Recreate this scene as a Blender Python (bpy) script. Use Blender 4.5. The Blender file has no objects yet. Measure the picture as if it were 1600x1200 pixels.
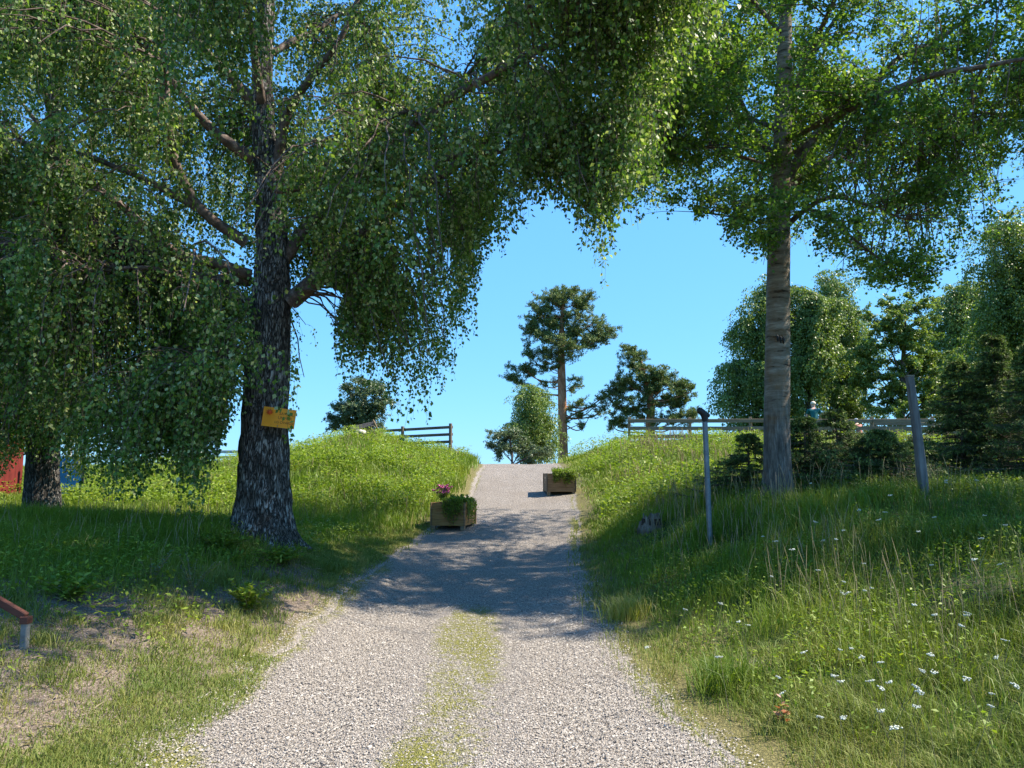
import bpy, bmesh, math, random
import numpy as np
from mathutils import Vector, Matrix, Euler

random.seed(7)
rg = np.random.default_rng(11)
R = math.radians
SC = bpy.context.scene
COL = SC.collection

# ------------------------------------------------------------------ camera
CAM_H = 1.6
PITCH = R(6.65)
F = 1200.0
cam_d = bpy.data.cameras.new('camera')
cam = bpy.data.objects.new('camera', cam_d)
COL.objects.link(cam)
cam.location = (0, 0, CAM_H)
cam.rotation_euler = (R(90) + PITCH, 0, 0)
cam_d.sensor_width = 36.0
cam_d.lens = 36.0 * F / 1600.0
cam_d.clip_start = 0.05
cam_d.clip_end = 5000
SC.camera = cam

# ------------------------------------------------------------------ light
SUN_EL = R(50)
SX, SY = 0.99, 0.10
SUN_AZ = math.atan2(SX, SY)
SUNV = Vector((math.sin(SUN_AZ) * math.cos(SUN_EL), math.cos(SUN_AZ) * math.cos(SUN_EL), math.sin(SUN_EL)))
world = bpy.data.worlds.new('World')
SC.world = world
world.use_nodes = True
wn = world.node_tree
wn.nodes.clear()
wo = wn.nodes.new('ShaderNodeOutputWorld')
wb = wn.nodes.new('ShaderNodeBackground')
sky = wn.nodes.new('ShaderNodeTexSky')
sky.sky_type = 'NISHITA'
sky.sun_disc = False
sky.sun_elevation = SUN_EL
sky.sun_rotation = SUN_AZ
sky.altitude = 200
sky.air_density = 1.0
sky.dust_density = 0.0
sky.ozone_density = 2.5
# grade the clear sky: deeper blue, less glare along the horizon
SKY_S = 0.12
sep = wn.nodes.new('ShaderNodeSeparateColor'); cmb = wn.nodes.new('ShaderNodeCombineColor')
wn.links.new(sky.outputs[0], sep.inputs[0])
for ch, (e, kf) in enumerate(((0.50, 0.175), (0.37, 0.345), (0.16, 0.515))):
    pw_ = wn.nodes.new('ShaderNodeMath'); pw_.operation = 'POWER'; pw_.inputs[1].default_value = e
    ml_ = wn.nodes.new('ShaderNodeMath'); ml_.operation = 'MULTIPLY'; ml_.inputs[1].default_value = kf * SKY_S ** (e - 1)
    wn.links.new(sep.outputs[ch], pw_.inputs[0]); wn.links.new(pw_.outputs[0], ml_.inputs[0]); wn.links.new(ml_.outputs[0], cmb.inputs[ch])
wn.links.new(cmb.outputs[0], wb.inputs[0])
wb.inputs[1].default_value = 0.12
wn.links.new(wb.outputs[0], wo.inputs[0])
sl = bpy.data.lights.new('sun', 'SUN')
sl.energy = 4.1
sl.angle = R(0.53)
sl.color = (1.0, 0.92, 0.77)
so = bpy.data.objects.new('sun', sl)
COL.objects.link(so)
so.rotation_euler = SUNV.to_track_quat('Z', 'Y').to_euler()
SC.view_settings.view_transform = 'Standard'
SC.view_settings.look = 'None'
SC.view_settings.gamma = 1
SC.view_settings.use_curve_mapping = False
SC.view_settings.exposure = 1.55
try:
    SC.cycles.max_bounces = 8
    SC.cycles.transmission_bounces = 6
    SC.cycles.diffuse_bounces = 4
    SC.cycles.glossy_bounces = 2
    SC.cycles.use_denoising = True
except Exception:
    pass

cp, sp_ = math.cos(PITCH), math.sin(PITCH)

def at(x, y, Y):
    """world point seen at photo pixel x, y, at distance Y along the ground axis"""
    u = (x - 800.0) / F
    v = (600.0 - y) / F
    dy = cp - v * sp_
    dz = sp_ + v * cp
    k = Y / dy
    return np.array([u * k, Y, CAM_H + dz * k])

def at_v(x, y, Y):
    u = (np.asarray(x) - 800.0) / F
    v = (600.0 - np.asarray(y)) / F
    dy = cp - v * sp_
    dz = sp_ + v * cp
    k = Y / dy
    return np.stack([u * k, np.broadcast_to(Y, k.shape).astype(float), CAM_H + dz * k], -1)

def proj(P):
    X, Y, Z = P[..., 0], P[..., 1], P[..., 2] - CAM_H
    d = Y * cp + Z * sp_
    d = np.where(d < 0.05, 0.05, d)
    w = -Y * sp_ + Z * cp
    return 800 + F * X / d, 600 - F * w / d

# ------------------------------------------------------------------ noise
def _hash(i, j, s):
    n = (i * 374761393 + j * 668265263 + s * 974634777) & 0x7fffffff
    n = (n ^ (n >> 13)) * 1274126177 & 0x7fffffff
    n = n ^ (n >> 16)
    return (n & 0xffff) / 65535.0

def vnoise(x, y, s=0):
    x = np.asarray(x, float); y = np.asarray(y, float)
    i = np.floor(x).astype(np.int64); j = np.floor(y).astype(np.int64)
    fx = x - i; fy = y - j
    fx = fx * fx * (3 - 2 * fx); fy = fy * fy * (3 - 2 * fy)
    a = _hash(i, j, s); b = _hash(i + 1, j, s); c = _hash(i, j + 1, s); d = _hash(i + 1, j + 1, s)
    return (a * (1 - fx) + b * fx) * (1 - fy) + (c * (1 - fx) + d * fx) * fy

def fnoise(x, y, s=0, o=3):
    t = 0; a = 1; n = 0
    for k in range(o):
        t = t + a * vnoise(x * 2 ** k, y * 2 ** k, s + k * 17); n += a; a *= 0.5
    return t / n

def sstep(a, b, x):
    t = np.clip((np.asarray(x, float) - a) / (b - a), 0, 1)
    return t * t * (3 - 2 * t)

# ------------------------------------------------------------------ terrain heights
XC = np.array([-40, -14, -10, -7, -5, -3.5, -2.4, -1.3, 0, 1.2, 2.2, 3.5, 5, 8, 14, 40.])
YR = np.array([-10, 2, 4, 6, 9, 10.5, 12, 15.5, 20, 24, 27, 30, 45, 60.])
HT = np.array([
 [0, 0, 0, 0, 0, 0, 0, 0, 0, 0, 0, 0, 0, 0, 0, 0],
 [.1, .1, .1, .08, .05, .02, 0, 0, 0, 0, .02, .05, .1, .15, .2, .2],
 [.5, .5, .5, .45, .38, .22, .06, 0, 0, 0, .06, .2, .36, .5, .6, .6],
 [.7, .7, .7, .65, .58, .45, .15, .02, .01, .02, .2, .45, .72, .9, 1.0, 1.0],
 [.8, .8, .8, .8, .75, .62, .30, .05, .03, .06, .42, .8, 1.0, 1.2, 1.3, 1.3],
 [.85, .85, .85, .85, .83, .76, .42, .12, .10, .15, .5, .95, 1.2, 1.3, 1.4, 1.4],
 [.7, .7, .72, .74, .72, .62, .38, .22, .2, .25, .65, 1.08, 1.22, 1.27, 1.3, 1.3],
 [.65, .65, .65, .62, .6, .6, .58, .55, .55, .57, .82, 1.12, 1.28, 1.32, 1.35, 1.35],
 [.85, .85, 1.0, 1.3, 1.75, 1.68, 1.42, 1.1, 1.07, 1.09, 1.28, 1.6, 1.78, 1.82, 1.85, 1.85],
 [1.4, 1.4, 1.55, 1.95, 2.45, 2.15, 1.95, 1.72, 1.65, 1.65, 1.8, 2.15, 2.35, 2.36, 2.36, 2.36],
 [1.6, 1.6, 1.7, 2.2, 2.75, 2.27, 2.08, 1.93, 1.93, 1.93, 2.05, 2.35, 2.55, 2.52, 2.5, 2.5],
 [1.5, 1.5, 1.6, 2.0, 2.4, 2.2, 2.05, 1.95, 1.93, 1.95, 2.0, 2.3, 2.45, 2.45, 2.45, 2.4],
 [1.4, 1.4, 1.5, 1.7, 1.8, 1.85, 1.9, 1.9, 1.9, 1.9, 2.0, 2.1, 2.2, 2.3, 2.3, 2.2],
 [1.3, 1.3, 1.4, 1.5, 1.5, 1.5, 1.5, 1.5, 1.5, 1.5, 1.5, 1.5, 1.6, 1.7, 1.8, 1.8]])

def pchip(xk, yk, x):
    """monotone cubic along axis 0 of yk"""
    h = np.diff(xk); d = np.diff(yk, axis=0) / h[:, None]
    m = np.zeros_like(yk)
    for i in range(1, len(xk) - 1):
        a, b = d[i - 1], d[i]
        w1 = 2 * h[i] + h[i - 1]; w2 = h[i] + 2 * h[i - 1]
        ok = a * b > 0
        with np.errstate(divide='ignore', invalid='ignore'):
            mm = (w1 + w2) / (w1 / a + w2 / b)
        m[i] = np.where(ok, mm, 0)
    i = np.clip(np.searchsorted(xk, x) - 1, 0, len(xk) - 2)
    t = ((x - xk[i]) / h[i])[:, None]; hh = h[i][:, None]
    t2, t3 = t * t, t * t * t
    return (2 * t3 - 3 * t2 + 1) * yk[i] + (t3 - 2 * t2 + t) * hh * m[i] + (-2 * t3 + 3 * t2) * yk[i + 1] + (t3 - t2) * hh * m[i + 1]

GX = np.arange(-40, 40.01, 0.2); GY = np.arange(-10, 60.01, 0.2)
_t = pchip(YR, HT, GY)
GH = pchip(XC, _t.T.copy(), GX)          # (nx, ny)
for _ in range(4):
    g = np.pad(GH, 1, mode='edge')
    GH = (g[1:-1, 1:-1] * 2 + g[:-2, 1:-1] + g[2:, 1:-1] + g[1:-1, :-2] + g[1:-1, 2:]) / 6.0

PY = np.array([-10, 1.0, 4.0, 5.2, 7.0, 9.0, 12, 15.5, 20, 26, 30, 45])
PL = np.array([-4.5, -3.2, -2.0, -1.95, -2.0, -1.95, -1.9, -1.55, -1.1, -0.95, -1.2, -1.5])
PR = np.array([4.5, 2.2, 1.3, 1.05, 0.95, 0.95, 1.03, 1.3, 1.6, 1.56, 1.7, 2.0])
def path_l(Y): return np.interp(Y, PY, PL) + 0.28 * (fnoise(np.asarray(Y) * 1.3, 3.3, 5) - .5)
def path_r(Y): return np.interp(Y, PY, PR) + 0.28 * (fnoise(np.asarray(Y) * 1.3, 8.3, 6) - .5)

def off_path(X, Y):
    """signed distance outside the path's edge"""
    return np.maximum(path_l(Y) - X, X - path_r(Y))

def hgt(X, Y, rough=True):
    X = np.asarray(X, float); Y = np.asarray(Y, float)
    fx = np.clip((X + 40) / 0.2, 0, len(GX) - 1.001); fy = np.clip((Y + 10) / 0.2, 0, len(GY) - 1.001)
    i = fx.astype(int); j = fy.astype(int); a = fx - i; b = fy - j
    z = (GH[i, j] * (1 - a) + GH[i + 1, j] * a) * (1 - b) + (GH[i, j + 1] * (1 - a) + GH[i + 1, j + 1] * a) * b
    if rough:
        k = sstep(-0.1, 0.8, off_path(X, Y))
        z = z + k * (0.14 * (fnoise(X * 0.9, Y * 0.9, 1) - .5) + 0.07 * (fnoise(X * 3.7, Y * 3.7, 2, 2) - .5)) + 0.012 * (fnoise(X * 2, Y * 2, 9) - .5)
    return z

def hz(x, y): return float(hgt(np.array([x]), np.array([y]))[0])

# ------------------------------------------------------------------ mesh helpers
def mk(name, V, Fs, mat, parent=None, tint=None, cols=None, smooth=False):
    V = np.ascontiguousarray(V, dtype=np.float32)
    me = bpy.data.meshes.new(name)
    me.vertices.add(len(V)); me.vertices.foreach_set('co', V.ravel())
    Fs = [np.asarray(f, dtype=np.int32) for f in Fs if len(f)]
    loops = np.concatenate([f.ravel() for f in Fs])
    tot = np.concatenate([np.full(len(f), f.shape[1], np.int32) for f in Fs])
    st = np.concatenate([[0], np.cumsum(tot)[:-1]]).astype(np.int32)
    me.loops.add(len(loops)); me.loops.foreach_set('vertex_index', loops)
    me.polygons.add(len(tot)); me.polygons.foreach_set('loop_start', st); me.polygons.foreach_set('loop_total', tot)
    if smooth: me.polygons.foreach_set('use_smooth', np.ones(len(tot), bool))
    if tint is not None:
        a = me.attributes.new('tint', 'FLOAT', 'POINT'); a.data.foreach_set('value', np.ascontiguousarray(tint, dtype=np.float32))
    if cols is not None:
        a = me.attributes.new('zone', 'FLOAT_COLOR', 'POINT'); a.data.foreach_set('color', np.ascontiguousarray(cols, dtype=np.float32).ravel())
    me.update(calc_edges=True)
    me.validate()
    me.materials.append(mat)
    o = bpy.data.objects.new(name, me); COL.objects.link(o)
    if parent is not None: o.parent = parent
    return o

def tag(o, label, cat, group=None, kind=None):
    if label: o['label'] = label
    if cat: o['category'] = cat
    if group: o['group'] = group
    if kind: o['kind'] = kind
    return o

def thing(name, loc, label, cat, group=None, rz=0.0):
    o = bpy.data.objects.new(name, None); COL.objects.link(o)
    o.location = Vector([float(c) for c in loc]); o.rotation_euler = (0, 0, rz)
    return tag(o, label, cat, group)

def norm(a): return a / np.maximum(np.linalg.norm(a, axis=-1, keepdims=True), 1e-9)

def btubes(P, Rr, sides=5):
    """(S,K,3) centre lines, (S,K) radii -> verts, quads"""
    P = np.asarray(P, float); Rr = np.asarray(Rr, float)
    S, K, _ = P.shape
    T = np.empty_like(P); T[:, 1:-1] = P[:, 2:] - P[:, :-2]; T[:, 0] = P[:, 1] - P[:, 0]; T[:, -1] = P[:, -1] - P[:, -2]
    T = norm(T)
    mean = norm(P[:, -1] - P[:, 0])
    ref = np.where(np.abs(mean[:, 2:3]) > 0.8, np.array([[1.0, 0, 0]]), np.array([[0, 0, 1.0]]))[:, None, :]
    A = norm(np.cross(T, ref)); B = np.cross(T, A)
    an = np.linspace(0, 2 * np.pi, sides, endpoint=False)
    V = P[:, :, None, :] + Rr[:, :, None, None] * (np.cos(an)[None, None, :, None] * A[:, :, None, :] + np.sin(an)[None, None, :, None] * B[:, :, None, :])
    idx = np.arange(S * K * sides).reshape(S, K, sides)
    nx = np.roll(idx, -1, axis=2)
    Q = np.stack([idx[:, :-1], idx[:, 1:], nx[:, 1:], nx[:, :-1]], -1).reshape(-1, 4)
    return V.reshape(-1, 3), Q

class Acc:
    def __init__(s): s.V = []; s.Q = []; s.T = []; s.t = []; s.n = 0
    def add(s, V, Q=None, T=None, t=None):
        if Q is not None and len(Q): s.Q.append(np.asarray(Q) + s.n)
        if T is not None and len(T): s.T.append(np.asarray(T) + s.n)
        s.V.append(V); s.n += len(V)
        if t is not None: s.t.append(t)
    def build(s, name, mat, parent=None, smooth=False, local=None):
        V = np.concatenate(s.V)
        if local is not None: V = V - np.asarray(local)
        Fs = []
        if s.Q: Fs.append(np.concatenate(s.Q))
        if s.T: Fs.append(np.concatenate(s.T))
        return mk(name, V, Fs, mat, parent, np.concatenate(s.t) if s.t else None, smooth=smooth)

def resample(pts, rad, step):
    pts = np.asarray(pts, float); rad = np.asarray(rad, float)
    # Catmull-Rom
    n = len(pts); P = np.vstack([2 * pts[0] - pts[1], pts, 2 * pts[-1] - pts[-2]])
    out = []; ro = []
    for i in range(n - 1):
        p0, p1, p2, p3 = P[i], P[i + 1], P[i + 2], P[i + 3]
        m = max(2, int(np.linalg.norm(p2 - p1) / step))
        t = np.linspace(0, 1, m, endpoint=False)[:, None]
        out.append(0.5 * ((2 * p1) + (-p0 + p2) * t + (2 * p0 - 5 * p1 + 4 * p2 - p3) * t ** 2 + (-p0 + 3 * p1 - 3 * p2 + p3) * t ** 3))
        ro.append(rad[i] + (rad[i + 1] - rad[i]) * t[:, 0])
    out.append(pts[-1:]); ro.append(rad[-1:])
    return np.concatenate(out), np.concatenate(ro)

def rnd_unit(n):
    return norm(rg.normal(size=(n, 3)))

def leaves(P, A, size, asp, fold=0.12, N=None, tint=None):
    """one four-cornered leaf per point, along A"""
    n = len(P)
    if N is None: N = rnd_unit(n)
    W = norm(np.cross(A, N)); N = np.cross(W, A)
    s = size[:, None]
    v0 = P; v2 = P + A * s
    v1 = P + A * s * 0.42 + W * s * asp * 0.5 + N * s * fold
    v3 = P + A * s * 0.42 - W * s * asp * 0.5 + N * s * fold
    V = np.stack([v0, v1, v2, v3], 1).reshape(-1, 3)
    Q = np.arange(n * 4).reshape(n, 4)
    t = np.repeat(rg.random(n) if tint is None else tint, 4)
    return V, Q, t

# ------------------------------------------------------------------ materials
def new_mat(name):
    m = bpy.data.materials.new(name); m.use_nodes = True
    nt = m.node_tree; nt.nodes.clear()
    out = nt.nodes.new('ShaderNodeOutputMaterial')
    return m, nt, out

def nd(nt, typ, **kw):
    n = nt.nodes.new(typ)
    for k, v in kw.items():
        if k.startswith('in_'):
            n.inputs[k[3:].replace('_', ' ')].default_value = v
        else: setattr(n, k, v)
    return n

def ramp(nt, fac, stops, interp='LINEAR'):
    r = nt.nodes.new('ShaderNodeValToRGB'); r.color_ramp.interpolation = interp
    el = r.color_ramp.elements
    while len(el) < len(stops): el.new(0.5)
    for e, (p, c) in zip(el, stops):
        e.position = p; e.color = (*c, 1) if len(c) == 3 else c
    nt.links.new(fac, r.inputs[0]); return r.outputs[0]

def mix(nt, fac, a, b, mode='MIX'):
    m = nt.nodes.new('ShaderNodeMix'); m.data_type = 'RGBA'; m.blend_type = mode
    for k, v in ((0, fac), (6, a), (7, b)):
        if isinstance(v, (int, float)): m.inputs[k].default_value = v
        elif isinstance(v, tuple): m.inputs[k].default_value = (*v, 1)
        else: nt.links.new(v, m.inputs[k])
    return m.outputs[2]

def coords(nt, scale=(1, 1, 1)):
    tc = nt.nodes.new('ShaderNodeTexCoord'); mp = nt.nodes.new('ShaderNodeMapping')
    mp.inputs['Scale'].default_value = scale
    nt.links.new(tc.outputs['Object'], mp.inputs[0]); return mp.outputs[0]

def noise(nt, vec, scale, detail=4, rough=0.6, out=0):
    n = nt.nodes.new('ShaderNodeTexNoise'); n.inputs['Scale'].default_value = scale
    n.inputs['Detail'].default_value = detail; n.inputs['Roughness'].default_value = rough
    nt.links.new(vec, n.inputs['Vector']); return n.outputs[out]

def bump(nt, h, strength, dist):
    b = nt.nodes.new('ShaderNodeBump'); b.inputs['Strength'].default_value = strength; b.inputs['Distance'].default_value = dist
    nt.links.new(h, b.inputs['Height']); return b.outputs[0]

def princ(nt, out, col, rough=0.8, nrm=None, spec=0.3, metal=0.0):
    p = nt.nodes.new('ShaderNodeBsdfPrincipled')
    if isinstance(col, tuple): p.inputs['Base Color'].default_value = (*col, 1)
    else: nt.links.new(col, p.inputs['Base Color'])
    if isinstance(rough, (int, float)): p.inputs['Roughness'].default_value = rough
    else: nt.links.new(rough, p.inputs['Roughness'])
    p.inputs['Specular IOR Level'].default_value = spec; p.inputs['Metallic'].default_value = metal
    if nrm is not None: nt.links.new(nrm, p.inputs['Normal'])
    if out is not None: nt.links.new(p.outputs[0], out.inputs[0])
    return p

def leaf_mat(name, stops, trans=0.35, tcol=(1.15, 1.25, 0.5), rough=0.45, spec=0.5, patch=0.6, yellow=(0.2, 0.21, 0.04)):
    m, nt, out = new_mat(name)
    a = nt.nodes.new('ShaderNodeAttribute'); a.attribute_name = 'tint'
    c = ramp(nt, a.outputs['Fac'], stops)
    v = coords(nt)
    nz = noise(nt, v, patch, 3)
    k = ramp(nt, nz, [(0.45, (0, 0, 0)), (0.75, (0.5, 0.5, 0.5))])
    c = mix(nt, k, c, yellow)
    p = princ(nt, None, c, rough, spec=spec)
    t = nt.nodes.new('ShaderNodeBsdfTranslucent')
    tc = mix(nt, 1.0, c, tcol, 'MULTIPLY')
    nt.links.new(tc, t.inputs[0])
    ms = nt.nodes.new('ShaderNodeMixShader'); ms.inputs[0].default_value = trans
    nt.links.new(p.outputs[0], ms.inputs[1]); nt.links.new(t.outputs[0], ms.inputs[2]); nt.links.new(ms.outputs[0], out.inputs[0])
    return m

M = {}
M['birch_leaf'] = leaf_mat('birch_leaf', [(0, (.05, .115, .02)), (.45, (.11, .205, .03)), (.75, (.22, .31, .065)), (1, (.52, .56, .32))], 0.45, rough=0.5, spec=0.4, patch=0.5, yellow=(.12, .17, .04))  # palest tint puts waxy glints of light into the leaf colour
M['birch_leaf_far'] = leaf_mat('birch_leaf_far', [(0, (.08, .14, .03)), (.6, (.18, .26, .05)), (1, (.34, .39, .12))], 0.35, patch=0.35, yellow=(.16, .19, .06))
M['aspen_leaf'] = leaf_mat('aspen_leaf', [(0, (.055, .125, .022)), (.6, (.125, .225, .033)), (1, (.32, .43, .08))], 0.48, rough=0.5, spec=0.4, patch=0.45, yellow=(.13, .2, .04))
M['willow_leaf'] = leaf_mat('willow_leaf', [(0, (.065, .11, .05)), (.7, (.12, .17, .08)), (1, (.22, .26, .15))], 0.25, patch=0.5, yellow=(.13, .15, .09))
M['pine_needle'] = leaf_mat('pine_needle', [(0, (.07, .12, .04)), (.6, (.15, .22, .065)), (1, (.25, .30, .10))], 0.12, rough=.6, spec=.3, patch=0.35, yellow=(.12, .14, .06))
M['spruce_needle'] = leaf_mat('spruce_needle', [(0, (.045, .085, .025)), (.5, (.09, .15, .04)), (1, (.26, .33, .08))], 0.12, rough=.6, spec=.3, patch=0.7, yellow=(.08, .1, .03))
M['grass'] = leaf_mat('grass_blade', [(0, (.09, .16, .02)), (.5, (.17, .25, .03)), (.85, (.28, .32, .045)), (1, (.44, .39, .16))], 0.45, tcol=(1.15, 1.2, .4), rough=.5, spec=.3, patch=0.55, yellow=(.32, .34, .05))
M['grass_short'] = leaf_mat('turf_blade', [(0, (.10, .16, .03)), (.5, (.18, .22, .05)), (.85, (.28, .28, .08)), (1, (.42, .36, .17))], 0.35, tcol=(1.1, 1.1, .5), rough=.6, spec=.2, patch=0.9, yellow=(.33, .30, .09))
M['herb'] = leaf_mat('herb_leaf', [(0, (.11, .19, .02)), (.6, (.20, .29, .035)), (1, (.31, .37, .05))], 0.4, tcol=(1.15, 1.2, .4), rough=.5, spec=.3, patch=0.8, yellow=(.2, .27, .05))
M['straw'] = leaf_mat('straw', [(0, (.22, .2, .1)), (.6, (.32, .27, .15)), (1, (.4, .3, .2))], 0.2, rough=.7, spec=.2, patch=1, yellow=(.3, .22, .14))

def bark_birch(name, white=0.5):
    m, nt, out = new_mat(name)
    v = coords(nt, (11, 11, 2.6)); v2 = coords(nt, (1, 1, 1)); v3 = coords(nt, (3, 3, 11))
    n1 = noise(nt, v, 2.6, 6, .7)
    n2 = noise(nt, v2, 3.5, 3)
    vo = nd(nt, 'ShaderNodeTexVoronoi', feature='DISTANCE_TO_EDGE'); vo.inputs['Scale'].default_value = 2.2
    wv = nd(nt, 'ShaderNodeTexNoise'); wv.inputs['Scale'].default_value = 1.3; wv.inputs['Detail'].default_value = 4; nt.links.new(v, wv.inputs['Vector'])
    va = nd(nt, 'ShaderNodeVectorMath', operation='MULTIPLY_ADD'); va.inputs[1].default_value = (1.6, 1.6, 1.6); nt.links.new(wv.outputs['Color'], va.inputs[0]); nt.links.new(v, va.inputs[2])
    nt.links.new(va.outputs[0], vo.inputs['Vector'])
    c = ramp(nt, n1, [(.33, (.05, .043, .04)), (.47, (.15, .13, .12)), (.54, (.34, .32, .30)), (.68, (.58, .56, .52))])
    dark = ramp(nt, n2, [(.5 - .18 * (white - .5), (0, 0, 0)), (.62, (1, 1, 1))])
    c = mix(nt, dark, c, (.13, .115, .10))
    crk = ramp(nt, vo.outputs['Distance'], [(0, (.0, .0, .0)), (.2, (1, 1, 1))])
    c = mix(nt, crk, (.03, .026, .022), c)
    h = mix(nt, 0.5, n1, crk)
    princ(nt, out, c, .9, bump(nt, h, 1.0, .05), .15)
    return m
M['birch_bark'] = bark_birch('birch_bark', .55)
M['birch_bark_white'] = bark_birch('birch_bark_white', 1.3)

def bark_limb():
    m, nt, out = new_mat('limb_bark')
    v = coords(nt, (1, 1, 1))
    n1 = noise(nt, v, 9, 5, .7)
    c = ramp(nt, n1, [(.3, (.05, .036, .03)), (.5, (.12, .085, .07)), (.62, (.2, .155, .13)), (.75, (.42, .38, .34))])
    princ(nt, out, c, .85, bump(nt, n1, .6, .02), .2)
    return m
M['limb'] = bark_limb()

def bark_aspen():
    m, nt, out = new_mat('aspen_bark')
    tc = nt.nodes.new('ShaderNodeTexCoord'); sx = nt.nodes.new('ShaderNodeSeparateXYZ'); nt.links.new(tc.outputs['Object'], sx.inputs[0])
    vv = coords(nt, (14, 14, 2.0)); vh = coords(nt, (2.2, 2.2, 13)); vb = coords(nt)
    n1 = noise(nt, vv, 1.6, 6, .7)
    low = ramp(nt, n1, [(.3, (.04, .035, .032)), (.5, (.13, .115, .1)), (.65, (.25, .225, .2))])
    n2 = noise(nt, vh, 1.0, 6, .75)
    up = ramp(nt, n2, [(.30, (.02, .015, .01)), (.37, (.05, .035, .025)), (.42, (.17, .13, .09)), (.55, (.25, .205, .155)), (.7, (.42, .37, .30))])
    n3 = noise(nt, vb, 1.8, 4)
    org = ramp(nt, n3, [(.52, (0, 0, 0)), (.68, (.55, .55, .55))])
    n4 = noise(nt, vb, 2.2, 3)
    mr = nd(nt, 'ShaderNodeMapRange'); mr.inputs['From Min'].default_value = 1.0; mr.inputs['From Max'].default_value = 2.0
    ad = nd(nt, 'ShaderNodeMath', operation='MULTIPLY_ADD'); ad.inputs[1].default_value = 1.6; nt.links.new(n4, ad.inputs[0]); nt.links.new(sx.outputs['Z'], ad.inputs[2])
    sb = nd(nt, 'ShaderNodeMath', operation='SUBTRACT'); sb.inputs[1].default_value = .8; nt.links.new(ad.outputs[0], sb.inputs[0])
    nt.links.new(sb.outputs[0], mr.inputs['Value'])
    c = mix(nt, mr.outputs[0], low, up)
    c = mix(nt, org, c, (.26, .13, .045))
    h = mix(nt, mr.outputs[0], n1, n2)
    princ(nt, out, c, .85, bump(nt, h, .9, .03), .2)
    return m
M['aspen_bark'] = bark_aspen()

def bark_pine():
    m, nt, out = new_mat('pine_bark')
    v = coords(nt, (2, 2, .8)); n1 = noise(nt, v, 3, 5, .7)
    c = ramp(nt, n1, [(.3, (.16, .07, .035)), (.5, (.36, .17, .09)), (.7, (.48, .28, .18))])
    princ(nt, out, c, .9, bump(nt, n1, .6, .04), .15)
    return m
M['pine_bark'] = bark_pine()

def wood(name, stops, sc=(2, 2, 30), rough=.8, bs=.4):
    m, nt, out = new_mat(name)
    v = coords(nt, sc); n1 = noise(nt, v, 1.5, 6, .65); n2 = noise(nt, coords(nt), 3, 3)
    c = ramp(nt, n1, stops)
    c = mix(nt, ramp(nt, n2, [(.4, (0, 0, 0)), (.8, (.5, .5, .5))]), c, tuple(x * .6 for x in stops[0][1]))
    princ(nt, out, c, rough, bump(nt, n1, bs, .006), .25)
    return m
M['planter_wood'] = wood('planter_wood', [(.3, (.25, .13, .045)), (.5, (.36, .205, .08)), (.7, (.46, .29, .13))], (2, 2, 22))
M['planter_wood_dark'] = wood('planter_wood_dark', [(.3, (.18, .11, .06)), (.5, (.27, .175, .1)), (.7, (.35, .24, .15))], (2, 2, 22))
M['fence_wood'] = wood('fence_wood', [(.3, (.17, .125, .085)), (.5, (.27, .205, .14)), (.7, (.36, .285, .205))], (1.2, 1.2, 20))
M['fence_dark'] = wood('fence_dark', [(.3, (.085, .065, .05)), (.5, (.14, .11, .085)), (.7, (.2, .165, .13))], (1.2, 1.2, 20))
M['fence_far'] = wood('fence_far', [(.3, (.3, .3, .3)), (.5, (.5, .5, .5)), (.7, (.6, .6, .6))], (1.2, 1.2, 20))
M['grey_wood'] = wood('grey_wood', [(.3, (.09, .08, .075)), (.5, (.18, .16, .15)), (.7, (.27, .245, .23))], (18, 18, 1.3))
M['stump_wood'] = wood('stump_wood', [(.3, (.07, .055, .04)), (.5, (.20, .165, .13)), (.7, (.40, .36, .31))], (16, 16, 1.6))
M['red_wood'] = wood('red_wood', [(.3, (.08, .010, .008)), (.5, (.14, .017, .012)), (.7, (.20, .027, .019))], (12, 12, 1.0))
M['brown_beam'] = wood('brown_beam', [(.3, (.07, .025, .018)), (.5, (.12, .045, .03)), (.7, (.17, .07, .045))], (3, 3, 14))

def simple(name, col, rough=.6, metal=0.0, nsc=None, namp=.25, spec=.4, bs=0.0):
    m, nt, out = new_mat(name)
    n1 = noise(nt, coords(nt), nsc or 20, 4)
    dark = tuple(c * (1 - namp) for c in col); lite = tuple(min(1, c * (1 + namp)) for c in col)
    c = ramp(nt, n1, [(.3, dark), (.7, lite)])
    princ(nt, out, c, rough, bump(nt, n1, bs, .01) if bs else None, spec, metal)
    return m
M['zinc'] = simple('galvanised_steel', (.17, .20, .22), .5, .55, 14, .25)
M['rubber'] = simple('black_rubber', (.012, .012, .013), .5, 0, 30, .3)
M['soil'] = simple('soil', (.06, .042, .03), .95, 0, 25, .5, .1, .5)
M['concrete'] = simple('grey_concrete', (.20, .195, .18), .9, 0, 18, .3, .2, .3)
M['stone'] = simple('pale_stone', (.42, .38, .34), .9, 0, 8, .4, .2, .6)
M['sign'] = simple('yellow_sign', (.95, .36, .008), .45, 0, 6, .08)
M['sign_ink'] = simple('sign_ink', (.28, .07, .015), .7, 0, 12, .3)
M['sign_red'] = simple('sign_red', (.75, .11, .02), .6, 0, 12, .2)
M['blue'] = simple('blue_canvas', (.045, .30, .72), .7, 0, 4, .15)
M['white_paint'] = simple('white_paint', (.75, .75, .74), .6, 0, 10, .08)
M['dark_metal'] = simple('dark_metal', (.03, .032, .035), .5, .3, 20, .3)
M['tin'] = simple('roof_tin', (.25, .22, .2), .6, .2, 8, .3)
M['pink'] = simple('pink_petal', (.62, .16, .34), .6, 0, 30, .25)
M['white_petal'] = simple('white_petal', (.55, .56, .46), .7, 0, 60, .12)
M['skin'] = simple('skin', (.62, .38, .28), .55, 0, 12, .08)
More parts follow.
